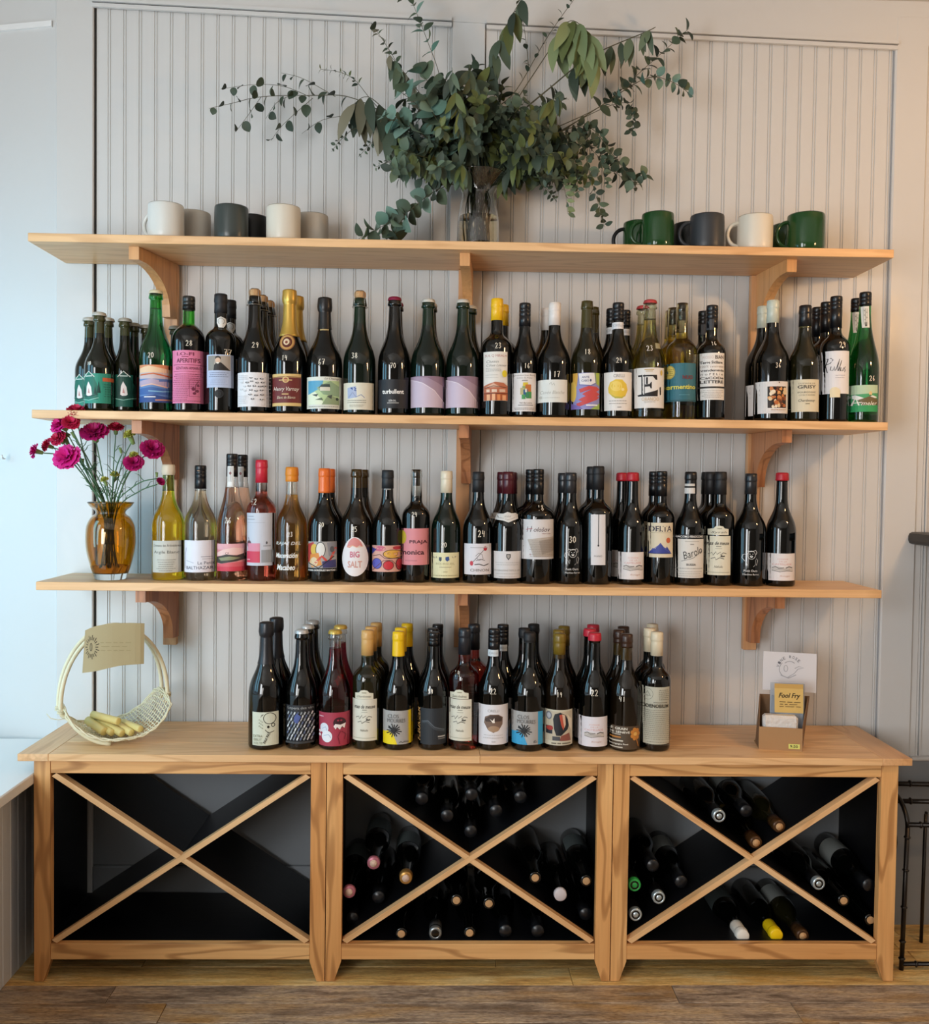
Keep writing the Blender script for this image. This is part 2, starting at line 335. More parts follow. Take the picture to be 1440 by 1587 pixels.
# ------------------------------------------------------------------ shelves, uprights
Z1, Z2, Z3, ZC = 1.9275, 1.4715, 1.0229, .5945
TH = .0217; DS = .255
SH = [('top', Z1, (43, 360), (1386, 387)), ('second', Z2, (49, 634), (1376.5, 655)), ('third', Z3, (55.4, 901.7), (1367, 914.8))]
BR = {'top': ((200, 215, 262, 271), (713, 728.5, 719, 733), (1220, 1236, 1174, 1184)),
      'second': ((204, 219.5, 266, 276), (711, 727, 716, 731), (1212.5, 1228, 1166, 1177)),
      'third': ((210, 225.5, 264, 276), (709.5, 725, 714, 728), (1201.5, 1217, 1159, 1169))}
SHT = {'top': 'upper cherry wall shelf holding mugs and the eucalyptus vase', 'second': 'middle cherry wall shelf holding the row of sparkling and red bottles',
       'third': 'lowest cherry wall shelf holding rose wines and the amber vase of carnations'}
for nm, z, L_, R_ in SH:
    xl = at(*L_, y=-DS).x; xr = at(*R_, y=-DS).x
    s = thing('wall_shelf', (0, 0, z), SHT[nm], 'shelf', 'cherry wall shelves')
    MB().bbox(xl, -DS, z-TH, xr, -.012, z, .0012).build('board', CHX, s)
    for f0, f1, b0, b1 in BR[nm]:
        zb = z-TH-.0004; yf, yb = -.222, -.030
        cx = at((f0+f1)/2, {'top': 388, 'second': 667, 'third': 926}[nm], y=yf).x
        dx = at((b0+b1)/2, {'top': 450, 'second': 690, 'third': 950}[nm], y=yb).x-cx; hw = .0132
        prof = [(yf, zb), (yf, zb-.034)]
        for k in range(1, 11):
            a = k/10*PI/2
            prof.append((yf+.015+(yb-.036-yf-.015)*math.sin(a), zb-.034-.105*(1-math.cos(a))))
        prof += [(yb-.034, zb-.155), (yb, zb-.155), (yb, zb)]
        n = len(prof); V = []
        for sgn in (-hw, hw): V += [(cx+dx*(y-yf)/(yb-yf)+sgn, y, zz) for y, zz in prof]
        m = MB().add(V, [tuple(range(n)), tuple(range(n, 2*n))[::-1]]+[(i, n+i, n+(i+1) % n, (i+1) % n) for i in range(n)])
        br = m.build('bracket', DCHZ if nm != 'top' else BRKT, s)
        bx = cx+dx+dx*.05
        MB().lathe([(0, 0), (.0028, 0), (.0028, .002), (0, .002)], bx, yb-.030, zb-.148, 10).build('screw_hole', GAP, br)
for i, (pt, pb, lab) in enumerate((((271, 470), (279, 985), 'left'), ((726, 500), (721, 985), 'centre'), ((1172, 480), (1159, 990), 'right'))):
    xa = (at(*pt, y=-.02).x+at(*pb, y=-.02).x)/2-(.018 if i == 0 else .012 if i == 1 else -.002); zt = Z1-TH-.001
    m = MB(); z0 = .82; u = thing('shelf_upright', (xa, 0, z0), 'cherry wood upright rail on the wall under the %s shelf brackets' % lab, 'rail', 'shelf uprights')
    for za, zb in ((z0, Z3-TH-.001), (Z3+.001, Z2-TH-.001), (Z2+.001, zt)):
        MB().bbox(xa-.019, -.0295, za, xa+.019, -.0095, zb, .0012).build('rail', CLEAT, u)
# black shelf end at the right frame edge
p = at(1415, 825, y=-.04); sh = thing('black_shelf', (p.x, 0, p.z), 'black wooden shelf with a rounded corner at the right edge beside the last wall board', 'shelf')
r = .012; yb_, yf_ = -.014, -.60; zz0, zz1 = p.z-.036, p.z
prof = [(p.x+r*(1-math.cos(a)), a) for a in (0,)]
poly = [(2.1, zz1), (2.1, zz0), (p.x+r, zz0), (p.x+.3*r, zz0+.3*r), (p.x, zz0+r), (p.x, zz1-r), (p.x+.3*r, zz1-.3*r), (p.x+r, zz1)]
MB().prism(poly, 1, yf_, yb_).build('board', BLACKW, sh)
for xq in (1.62, 1.98): MB().bbox(xq, -.5, zz0-.2, xq+.03, -.014, zz0, .002).build('bracket', BLACKW, sh)
# ------------------------------------------------------------------ countertop and wine cabinets
ct = thing('countertop', (0, -.17, ZC-.018), 'long cherry countertop of several boards running over the three wine cabinets', 'countertop')
xl, xr, DC, zt, zb = -1.126, 1.172, .343, ZC, ZC-.0185
for nm, ya, yb in (('board', -DC, -.232), ('board', -.2315, -.122), ('board', -.1215, -.012)):
    if ya == -DC:
        MB().bbox(xl+.078, ya, zb, .048, yb, zt, .001).build(nm, CHX, ct); MB().bbox(.0485, ya, zb, xr-.078, yb, zt, .001).build(nm, CHX, ct)
    else: MB().bbox(xl+.078, ya, zb, xr-.078, yb, zt, .001).build(nm, CHX, ct)
MB().bbox(xl, -DC, zb, xl+.0775, -.012, zt, .001).build('end_board', CHY, ct); MB().bbox(xr-.0775, -DC, zb, xr, -.012, zt, .001).build('end_board', CHY, ct)
YF = -.330
def cx_(px, py=1340): return at(px, py, y=YF).x
UN = [(52.5, 78, 481, 504.6, 'left wine cabinet, empty, with dark interior and crossed cherry strips'), (505.4, 530, 924.5, 948, 'middle wine cabinet with lying bottles behind crossed cherry strips'),
      (949, 973.5, 1363, 1389, 'right wine cabinet with lying bottles showing silver and yellow caps')]
CAB = []
ztop = zb-.0008
for a, b, c, d, lab in UN:
    x0, x1, x2, x3 = [cx_(q) for q in (a, b, c, d)]
    k = thing('wine_cabinet', ((x0+x3)/2, YF, 0), lab, 'cabinet', 'cross-front wine cabinets')
    lw = x1-x0; zr0, zr1 = .058, .103; zt0 = ztop-.034
    for xa, xb, inner in ((x0+.0005, x1, 1), (x2, x3-.0005, -1)):
        poly = [(xa, .002), (xb-.018, .002), (xb, zr0-.004), (xb, ztop), (xa, ztop)] if inner > 0 else [(xa+.018, .002), (xb, .002), (xb, ztop), (xa, ztop), (xa, zr0-.004)]
        MB().prism(poly, 1, YF, YF+.022).build('leg', CHZ, k)
        MB().bbox(xa if inner > 0 else xb-.018, -.045, .002, (xa+.018) if inner > 0 else xb, -.02, ztop, .001).build('leg', BLACKP, k)
    MB().bbox(x1+.0004, YF+.001, zt0, x2-.0004, YF+.021, ztop, .001).build('top_rail', DCHX, k)
    MB().bbox(x1+.0004, YF+.001, zr0, x2-.0004, YF+.021, zr1-.004, .001).build('bottom_rail', DCHX, k)
    for xa, xb in ((x0+.004, x0+.020), (x3-.020, x3-.004)): MB().box(xa, YF+.023, zr0, xb, -.046, ztop-.001).build('side_panel', BLACKP, k)
    MB().box(x0+.021, YF+.022, zr1-.022, x3-.021, -.03, zr1-.004).build('floor_panel', BLACKP, k)
    MB().box(x0+.021, YF+.022, ztop-.012, x3-.021, -.03, ztop-.002).build('top_panel', BLACKP, k)
    # crossed dividers: local x runs along the strip
    xa, xb, za, zc = x1+.002, x2-.002, zr1-.0035, zt0-.0005
    L_ = math.hypot(xb-xa, zc-za); an = math.atan2(zc-za, xb-xa); t = .0135; mx, mz = (xa+xb)/2, (za+zc)/2
    co_, so_ = math.cos(an), math.sin(an); e = t/2/math.tan(an)/1; hl = L_/2
    s2, c2_ = math.sin(2*an), math.cos(2*an); hh0 = t/2; c1 = hh0/math.tan(an); c2 = hh0*math.tan(an)
    def strip(name, y0, y1, ang, poly, mt):
        o = MB().prism(poly, 1, y0, y1).build(name, mt, None, (0, 0, 0)); o.parent = k; KIDS.setdefault(k.name, []).append(o)
        o.location = (mx-k.location.x, -k.location.y, mz); o.rotation_euler = (0, -ang, 0)
    full = [(-hl+c1, -hh0), (hl-c2, -hh0), (hl-c1, hh0), (-hl+c2, hh0)]
    strip('cross_strip', YF+.004, YF+.026, an, full, CHX); strip('divider_panel', YF+.0265, -.035, an, full, BLACKP)
    g = .0003; hi = lambda z: (hh0+g+z*c2_)/s2; lo = lambda z: (-hh0-g+z*c2_)/s2
    for poly in ([(hi(-hh0), -hh0), (hl-c1, -hh0), (hl-c2, hh0), (hi(hh0), hh0)], [(-hl+c2, -hh0), (lo(-hh0), -hh0), (lo(hh0), hh0), (-hl+c1, hh0)]):
        strip('cross_strip', YF+.004, YF+.026, -an, poly, CHX); strip('divider_panel', YF+.0265, -.035, -an, poly, BLACKP)
    CAB.append((k, x0, x1, x2, x3))
# ------------------------------------------------------------------ metal rack at the right edge
rk = thing('metal_rack', (1.3, -.15, 0), 'low dark iron rack with bamboo style rods beside the right cabinet', 'rack')
xa = at(1400, 1470, y=-.27).x
def rod(name, pts, r=.0065, knots=()):
    o = MB().tube(pts, r, 10).build(name, IRON, rk)
    for q in knots:
        q = Vector(q); d = (Vector(pts[-1])-Vector(pts[0])).normalized()
        MB().tube([q-d*.004, q-d*.001, q+d*.001, q+d*.004], [r*.9, r*1.45, r*1.45, r*.9], 10).build('knot', IRON, o)
    return o
zt_ = .405; yF, yB = -.27, -.035
p1 = at(1407, 1282, y=yF); p2 = at(1397, 1502, y=yF); p2.z = .0
rod('post', [p2, p1], .0062, [p2.lerp(p1, t) for t in (.08, .2, .44, .7, .93)])
rod('post', [(p2.x, yB, 0), (p1.x, yB, p1.z)], .0062)
arch = [Vector((p1.x, yF+(yB-yF)*(1-math.cos(a))/2, p1.z+.075*math.sin(a))) for a in [i*PI/14 for i in range(15)]]
rod('arch', arch, .0062)
q = at(1435, 1262, y=-.12); q2 = at(1428, 1450, y=-.12); q2.z = 0
rod('post', [q2, q], .005); rod('post', [(q2.x+.012, -.1, 0), (q.x+.012, -.1, q.z)], .004)
for py, yy, r in ((1214, yB, .007), (1241, -.14, .007), (1278, yF, .0065)):
    a = at(1392 if yy > -.2 else 1407, py, y=yy); rod('rail', [(a.x if yy < -.2 else p1.x-.012, yy, a.z), (2.0, yy, a.z-.01)], r, [(a.x+.035, yy, a.z-.0004)])
a = at(1397, 1494, y=yF); rod('rail', [(a.x, yF, a.z), (2.0, yF, a.z)], .006, [(a.x+.04, yF, a.z)])
for z_ in (p1.z-.06, p1.z-.17):
    ring = [Vector((p1.x-.002-(p1.z-z_)*.05, -.16+.06*math.cos(t), z_+.054*math.sin(t))) for t in [i*2*PI/24 for i in range(25)]]
    rod('ring', ring, .0035)
# ------------------------------------------------------------------ bottle glass, capsules
def glass(name, col, rough=.02, ior=1.17, coat=1): return mat('glass_'+name, col, rough, trans=1, ior=ior, coat=coat)
BLK = mat('glass_black', (.0010, .0013, .0011), .03, spec=.42, coat=.55)
GL = {  # (below the fill line, above it)
 'black': (BLK, BLK), 'green': (mat('glass_dkgreen', (.002, .007, .004), .03, spec=.45, coat=.5), mat('glass_dkgreen_neck', (.004, .018, .008), .03, spec=.45, coat=.5)),
 'bright': (glass('bright', (.015, .22, .05)), glass('bright2', (.06, .50, .12))),
 'lofi': (BLK, glass('lofi_neck', (.16, .62, .12))),
 'brown': (mat('glass_brown', (.006, .0035, .0015), .03, spec=.45, coat=.5), mat('glass_brown_neck', (.045, .026, .006), .03, spec=.45, coat=.5)),
 'olive': (mat('glass_olive', (.010, .009, .0025), .03, spec=.45, coat=.5), mat('glass_olive_neck', (.05, .044, .010), .03, spec=.45, coat=.5)),
 'beer': (mat('glass_beer', (.006, .007, .003), .03, spec=.45, coat=.5), mat('glass_beer_neck', (.045, .045, .014), .03, spec=.45, coat=.5)),
 'lime': (glass('lime', (.74, .70, .03)), glass('lime2', (.42, .46, .10))),
 'pale': (glass('pale', (.98, .74, .50)), glass('pale2', (.97, .95, .92))),
 'rose': (glass('rose', (.98, .58, .40)), glass('rose2', (.97, .93, .9))),
 'coral': (glass('coral', (.95, .16, .10)), glass('coral2', (.96, .93, .92))),
 'orange': (glass('orange', (.97, .50, .10)), glass('orange2', (.95, .90, .82))),
 'elight': (glass('elight', (.62, .56, .16)), glass('elight2', (.78, .80, .66))),
 'gold': (glass('gold', (.72, .58, .06)), glass('gold2', (.86, .84, .60))),
 'cola': (glass('cola', (.40, .015, .03)), glass('cola2', (.90, .86, .84))),
 'ruby': (glass('ruby', (.55, .05, .035)), glass('ruby2', (.75, .5, .42))),
 'clear': (BLK, glass('clear_neck', (.86, .88, .86))),
}
CORK = mat('cork', '#c49a6c', .8, bump=(160, .4)); WIRE = mat('wire', (.45, .42, .38), .3, metal=1)
def bez(P0, P1, P2, P3, n):
    return [tuple((1-t)**3*a+3*(1-t)**2*t*b+3*(1-t)*t*t*c+t**3*d for a, b, c, d in zip(P0, P1, P2, P3)) for t in [i/n for i in range(n+1)]]
def profile(shape, R, h, cap=None):
    rn = .0140 if cap == 'screw' else .0150
    if shape == 'bord': z0, z1, k1, k2 = .575*h, .735*h, .62, .55
    elif shape == 'port': z0, z1, k1, k2, rn = .60*h, .735*h, .75, .70, .0158
    elif shape == 'champ': z0, z1, k1, k2, rn = .42*h, .86*h, .44, .40, .0150
    elif shape == 'ries': z0, z1, k1, k2 = .38*h, .90*h, .36, .42
    elif shape == 'beer': z0, z1, k1, k2, rn = .43*h, .80*h, .42, .44, .0125
    elif shape == 'apero': z0, z1, k1, k2, rn = .60*h, .775*h, .80, .80, .0150
    else: z0, z1, k1, k2 = .465*h, .80*h, .44, .47
    p = [(0, .004), (R-.012, .0), (R-.004, .0008), (R-.001, .003), (R, .008), (R, z0*.5), (R, z0)]
    p += [(r, z) for r, z in bez((R, z0), (R, z0+k1*(z1-z0)), (rn+.0008, z0+k2*(z1-z0)), (rn+.0008, z1), 14)][1:]
    lip = .0035 if shape in ('champ', 'beer') else .0007 if cap else .0016
    p += [(rn+.0002, h-.030), (rn, h-.024), (rn, h-.0225), (rn+lip, h-.0215), (rn+lip+.0004, h-.017), (rn+lip*.6, h-.009), (rn+lip*.3, h-.001), (rn-.002, h), (0, h)]
    return p
def rad(p, z):
    for (r0, z0), (r1, z1) in zip(p[1:], p[2:]):
        if z0 <= z <= z1 and z1 > z0: return r0+(r1-r0)*(z-z0)/(z1-z0)
    return p[4][0]
def ztap(p, a, b):  # profile samples between two heights
    zs = sorted({a, b, *[z for r, z in p if a < z < b]}); return [(rad(p, z), z) for z in zs]
# ------------------------------------------------------------------ printing: flat artwork wrapped on the bottle
TXT = {}
_tc = bpy.data.curves.new('lettering', 'FONT'); _to = bpy.data.objects.new('lettering', _tc)
_tc.resolution_u = 2
def text_mesh(t, bold=False, ital=False):
    k = (t, bold, ital)
    if k not in TXT:
        _tc.body = t; _tc.offset = .022 if bold else 0; _tc.shear = .3 if ital else 0; _tc.space_character = 1.0
        me = bpy.data.meshes.new_from_object(_to)
        vs = [(v.co.x, v.co.y) for v in me.vertices]; fs = [tuple(p.vertices) for p in me.polygons]
        bpy.data.meshes.remove(me)
        x0 = min(v[0] for v in vs); x1 = max(v[0] for v in vs); y0 = min(v[1] for v in vs); y1 = max(v[1] for v in vs)
        TXT[k] = ([((x-x0)/(x1-x0), (y-y0)/(y1-y0)) for x, y in vs], fs, (x1-x0)/(y1-y0))
    return TXT[k]
DIG = {'0': [[(.5, 0), (.15, .2), (.1, .6), (.4, 1), (.75, .8), (.8, .3), (.5, 0)]], '1': [[(.35, .2), (.55, 0), (.45, 1)]],
 '2': [[(.1, .25), (.4, 0), (.75, .2), (.6, .55), (.1, 1), (.9, .95)]], '3': [[(.15, .1), (.55, 0), (.75, .2), (.4, .45), (.8, .7), (.5, 1), (.1, .9)]],
 '4': [[(.3, 0), (.15, .55), (.8, .5)], [(.7, .1), (.6, 1)]], '5': [[(.8, 0), (.3, .05), (.2, .45), (.6, .4), (.8, .7), (.5, 1), (.1, .9)]],
 '6': [[(.65, 0), (.25, .4), (.2, .8), (.5, 1), (.75, .75), (.5, .55), (.22, .7)]], '7': [[(.1, .05), (.85, 0), (.4, 1)], [(.3, .5), (.7, .5)]],
 '8': [[(.5, .45), (.2, .2), (.5, 0), (.75, .2), (.5, .45), (.15, .75), (.5, 1), (.8, .75), (.5, .45)]], '9': [[(.75, .25), (.45, .5), (.2, .3), (.45, 0), (.75, .2), (.6, 1)]]}
def digits(t, x, y, h, col, wd=None):
    out = []; w_ = h*.62
    x0 = x-w_*len(t)/2
    for i, ch in enumerate(t):
        for s in DIG[ch]: out.append(('s', [(x0+w_*(i+px*.9), y-h/2+h*py) for px, py in s], wd or max(3.2, h*.11), col))
    return out
def art(items, cut=11):
    "items in drawing coordinates (x right, y down) -> list of (verts, faces, colour, layer)"
    out = []
    for li, it in enumerate(items):
        k = it[0]; vs, fs = [], []
        if k == 'r':
            _, x0, y0, x1, y1, col = it; n = max(1, int(abs(x1-x0)/cut)); r_ = max(1, int(abs(y1-y0)/30))
            for i in range(n+1):
                vs += [(x0+(x1-x0)*i/n, y0+(y1-y0)*j/r_) for j in range(r_+1)]
            fs = [(i*(r_+1)+j, i*(r_+1)+j+1, (i+1)*(r_+1)+j+1, (i+1)*(r_+1)+j) for i in range(n) for j in range(r_)]
        elif k == 'e':
            _, cx, cy, rx, ry, col = it; n = 24
            for R_ in (1, .5): vs += [(cx+rx*R_*math.cos(2*PI*i/n), cy+ry*R_*math.sin(2*PI*i/n)) for i in range(n)]
            vs.append((cx, cy)); fs = [(i, n+i, n+(i+1) % n, (i+1) % n) for i in range(n)]+[(n+i, 2*n, n+(i+1) % n) for i in range(n)]
        elif k == 'p':
            _, pts, col = it; bm = bmesh.new(); f = bm.faces.new([bm.verts.new((x, y, 0)) for x, y in pts])
            xs = [q[0] for q in pts]; x = min(xs)+cut
            while x < max(xs)-1:
                bmesh.ops.bisect_plane(bm, geom=bm.verts[:]+bm.edges[:]+bm.faces[:], plane_co=(x, 0, 0), plane_no=(1, 0, 0)); x += cut
            ys = [q[1] for q in pts]; y = min(ys)+40
            while y < max(ys)-1:
                bmesh.ops.bisect_plane(bm, geom=bm.verts[:]+bm.edges[:]+bm.faces[:], plane_co=(0, y, 0), plane_no=(0, 1, 0)); y += 40
            bmesh.ops.triangulate(bm, faces=bm.faces[:]); bm.verts.index_update()
            vs = [(v.co.x, v.co.y) for v in bm.verts]; fs = [tuple(v.index for v in f.verts) for f in bm.faces]; bm.free()
        elif k == 's':
            _, pts, wd, col = it; q = []
            for a, b in zip(pts, pts[1:]):
                n = max(1, int(abs(b[0]-a[0])/cut), int(abs(b[1]-a[1])/30)); q += [(a[0]+(b[0]-a[0])*i/n, a[1]+(b[1]-a[1])*i/n) for i in range(n)]
            q.append(pts[-1])
            for i, (x, y) in enumerate(q):
                a, b = q[max(i-1, 0)], q[min(i+1, len(q)-1)]; dx, dy = b[0]-a[0], b[1]-a[1]; l = math.hypot(dx, dy) or 1
                vs += [(x-dy/l*wd/2, y+dx/l*wd/2), (x+dy/l*wd/2, y-dx/l*wd/2)]
            fs = [(2*i, 2*i+1, 2*i+3, 2*i+2) for i in range(len(q)-1)]
        elif k == 't':
            _, cx, cy, h, t, col = it[:6]; wd = it[6] if len(it) > 6 and it[6] else None; fl = it[7] if len(it) > 7 else ''
            tv, fs, asp = text_mesh(t, 'b' in fl, 'i' in fl); wd = wd or h*asp*.85
            rot = float(it[8]) if len(it) > 8 else 0; c_, s_ = math.cos(rot), math.sin(rot)
            for u, v in tv:
                X, Y = (u-.5)*wd, (.5-v)*h; vs.append((cx+X*c_-Y*s_, cy+X*s_+Y*c_))
        out.append((vs, fs, col, li))
    return out
def lines(x0, x1, y0, y1, n, col, t=2.2, seed=1, jit=.3):
    "rows of fine print too small to read"
    rnd = random.Random(seed); o = []
    for i in range(n):
        y = y0+(y1-y0)*i/max(1, n-1); m = (x1-x0)*jit*rnd.random()/2; x = x0+m
        while x < x1-m-3:
            wd = 4+rnd.random()*9; o.append(('r', x, y-t/2, min(x+wd, x1-m), y+t/2, col)); x += wd+2.6
    return o
def wrap(layers, fn, name, parent, flip=False):
    m = MB(); cols = []
    for vs, fs, col, li in layers:
        if col not in cols: cols.append(col)
        P = [fn(x, y, li) for x, y in vs]; mi = cols.index(col); o = len(m.v); m.v += P
        for f in fs:  # faces look outwards (towards -y)
            a, b, c = Vector(P[f[0]]), Vector(P[f[1]]), Vector(P[f[2]]); nn = (b-a).cross(c-a)
            m.f.append(tuple(i+o for i in (f if nn.y <= 0 else f[::-1]))); m.m.append(mi); m.sm.append(False)
    return m.build(name, [paper(c) for c in cols], parent)
# ------------------------------------------------------------------ capsules
def capsule(root, bx, by, bz, p, h, typ, col, zc):
    n = 28; col = col or '#111214'; rn = rad(p, h-.03)
    if typ in ('foil', 'matte'):
        mt = mat('foil_'+col, col, .32 if typ == 'foil' else .55, spec=.6)
        q = [(r+.0009, z) for r, z in ztap(p, zc, h-.0002)]; q = [(q[0][0]-.0008, q[0][1])]+q+[(rn-.001, h+.0006), (0, h+.0007)]
        MB().lathe(q, bx, by, bz, n).build('capsule', mt, root)
    elif typ == 'screw':
        mt = mat('screw_'+col, col, .30, spec=.6); R_ = rn+.0014; q = [(R_-.002, zc), (R_, zc)]
        for z in (h-.034, h-.022, h-.014): q += [(R_, z-.001), (R_-.0005, z-.0004), (R_-.0005, z+.0004), (R_, z+.001)]
        q += [(R_, h-.003), (R_-.001, h+.0004), (R_-.003, h+.001), (0, h+.001)]
        MB().lathe(q, bx, by, bz, n).build('screw_cap', mt, root)
    elif typ == 'wax':
        mt = mat('wax_'+col, col, .38, spec=.5); q = [(r+.0022, z) for r, z in ztap(p, zc, h-.003)]
        q = [(q[0][0]-.0018, zc-.0012)]+q+[(rn+.001, h+.0014), (rn-.004, h+.0022), (0, h+.0024)]
        MB().lathe(q, bx, by, bz, n).build('wax_seal', mt, root)
    elif typ == 'crown':
        mt = mat('crown_'+col, col, .3, metal=.25, spec=.6); m = MB(); N_ = 42; ring = []
        for r0, z, fl in ((.0178, -.0075, 1), (.0174, -.0035, .8), (.0160, .0012, .1), (.011, .003, 0)):
            ring.append([(bx+(r0+fl*.0009*(1 if k % 2 else -1))*math.cos(2*PI*k/N_), by+(r0+fl*.0009*(1 if k % 2 else -1))*math.sin(2*PI*k/N_), bz+h+z) for k in range(N_)])
        V = [q for r_ in ring for q in r_]+[(bx, by, bz+h+.0033)]
        F = [(i*N_+k, i*N_+(k+1) % N_, (i+1)*N_+(k+1) % N_, (i+1)*N_+k) for i in range(3) for k in range(N_)]+[(3*N_+k, 3*N_+(k+1) % N_, 4*N_) for k in range(N_)]
        m.add(V, F, 0, True).build('crown_cap', mt, root)
    elif typ == 'champ':
        mt = mat('cfoil_'+col, col, .34, metal=.55 if col[1] in 'cd' else .2, spec=.6)
        q = [(r+.001, z) for r, z in ztap(p, zc, h-.028)]; q = [(q[0][0]-.0009, zc)]+q+[(rn+.0035, h-.024), (rn+.0048, h-.014), (rn+.0040, h-.002), (rn+.0036, h+.006), (rn+.003, h+.009), (rn-.003, h+.0112), (0, h+.0115)]
        o = MB().lathe(q, bx, by, bz, 32).build('foil', mt, root)
        for v in o.data.vertices:  # crumpled over the wire cage
            z = v.co.z+abs_loc(root).z-bz
            if z > h-.03:
                a = math.atan2(v.co.y, v.co.x); k = 1+.022*math.sin(a*9+z*300); v.co.x = (v.co.x-(bx-root.location.x))*k+(bx-root.location.x); v.co.y *= k
    elif typ == 'muselet':
        MB().lathe([(0, h-.006), (.0125, h-.004), (.0135, h), (.0155, h+.004), (.0158, h+.011), (.0145, h+.016), (.008, h+.0185), (0, h+.019)], bx, by, bz, 20).build('cork', CORK, root)
        m = MB()
        for k in range(4):
            a = PI/4+k*PI/2; m.tube([(bx+rr*math.cos(a), by+rr*math.sin(a), bz+z) for rr, z in ((rn+.005, h-.024), (.0172, h-.002), (.0162, h+.013), (.006, h+.0205))], .0008, 5)
        m.tube([(bx+(rn+.005)*math.cos(a), by+(rn+.005)*math.sin(a), bz+h-.024) for a in [i*2*PI/20 for i in range(21)]], .0009, 5)
        m.lathe([(0, h+.0195), (.011, h+.0193), (.0115, h+.0175)], bx, by, bz, 16)
        m.build('wire_cage', WIRE, root)
    elif typ == 'cork':
        MB().lathe([(0, h-.045), (.0098, h-.045), (.0098, h-.0005), (.0, h-.0005)], bx, by, bz, 18).build('cork', CORK, root)
# ------------------------------------------------------------------ standing bottles
KC = {'a1': (100, 430), 'a2': (460, 430), 'a3': (730, 430), 'a4': (1060, 430), 'b1': (220, 690), 'b2': (560, 690), 'b3': (880, 690), 'c1': (370, 950), 'c2': (700, 950)}
ROW = {'a': (Z2, -.207, 'bottles on the middle shelf'), 'b': (Z3, -.153, 'bottles on the lowest wall shelf'), 'c': (ZC, -.256, 'bottles standing on the countertop')}
KS = 380/1440
NB = [0]
WHITE = '#f2efe6'
def B(crop, x0, x1, nx, top, shape, gl, cap, label, desc, key, items=(), price=None, behind=(), fill=None, dy=0, extra=()):
    ox, oy = KC[crop]; z, yc, grp = ROW[crop[0]]; yc += dy
    P = lambda x, y, yy=yc: at(ox+x*KS, oy+y*KS, y=yy)
    bx = P((x0+x1)/2, 620).x; R = (P(x1, 620).x-P(x0, 620).x)/2; zt = P(nx, top).z; h = zt-z
    typ, col, cb = (cap+(None, None))[:3] if cap else (None, None, None)
    if typ in ('crown',): h -= .003
    if typ == 'champ': h -= .0115
    if typ == 'muselet': h -= .020
    if typ in ('wax', 'cork', 'foil', 'matte', 'screw'): h -= .001
    p = profile(shape, R, h, typ)
    root = thing('wine_bottle', (bx, yc, z), desc, 'bottle', grp)
    lo, up = GL[gl]; zf = (P(nx, fill).z-z) if fill else .78*h
    q = []
    for a, b in zip(p, p[1:]):
        q.append(a)
        if a[1] < zf < b[1]: q.append((rad(p, zf), zf))
    q.append(p[-1])
    m = MB().lathe(q, bx, yc, z, 36, [0 if (a[1]+b[1])/2 < zf else 1 for a, b in zip(q, q[1:])])
    if lo.name.startswith('glass_') and up.node_tree.nodes['Principled BSDF'].inputs['Transmission Weight'].default_value > .5:
        iq = [(0, zf)]+[(r-.0024, zz) for r, zz in ztap(p, zf, h-.004)]+[(0, h-.0035)]
        m.lathe(iq, bx, yc, z, 36, [1]*(len(iq)-1), flip=True)
    m.build('glass', [lo, up], root)
    if typ: capsule(root, bx, yc, z, p, h, typ, col, (P(nx, cb).z-z) if cb else h-.05)
    def fn(lift, yref):
        def f(x, y, li):
            X = P(x, y, yc-R*.75); zz = X.z; r = rad(p, zz-z)+lift+li*.00010
            s = max(-.995, min(.995, (X.x-bx)/r)); a = math.asin(s)
            return (bx+r*math.sin(a), yc-r*math.cos(a), zz)
        return f
    lab = None
    if label:
        lx0, ly0, lx1, ly1, lc = label[:5]
        shp = label[5] if len(label) > 5 else 'r'
        it = [('r', lx0, ly0, lx1, ly1, lc)] if shp == 'r' else [('p', [((lx0+lx1)/2+(lx1-lx0)/2*math.sin(t)*(1-.12*math.cos(t)), (ly0+ly1)/2-(ly1-ly0)/2*math.cos(t)) for t in [i*2*PI/36 for i in range(36)]], lc)]
        lab = wrap(art(it), fn(.0003, 0), 'label', root)
        if items: wrap(art(items), fn(.00045, 0), 'label_print', lab)
    elif items: wrap(art(items), fn(.0003, 0), 'printed_design', root)
    for nm, its in extra: wrap(art(its), fn(.0016 if nm in ('neck_label', 'seal_strip', 'medallion') else .0004, 0), nm, root)
    if price: wrap(art(digits(*price, '#f6ecd8')), fn(.0004, 0), 'price_mark', root)
    for i, bh in enumerate(behind):
        nxb, tpb, k = bh[:3]; yb = yc+.0835*k
        kd = bh[3] if len(bh) > 3 else None
        xb = at(ox+nxb*KS, oy+tpb*KS, y=yb).x
        side = 'left' if nxb < nx else 'right'
        c = copy_tree(root, None, ('price_mark', 'label_print') if k > 1 else ('price_mark',))
        c.location = (xb, yb, z)
        c['label'] = kd or ('%s hidden %s behind the %s' % ('rearmost bottle' if k > 1.2 else 'bottle mostly', side, key))
    return root
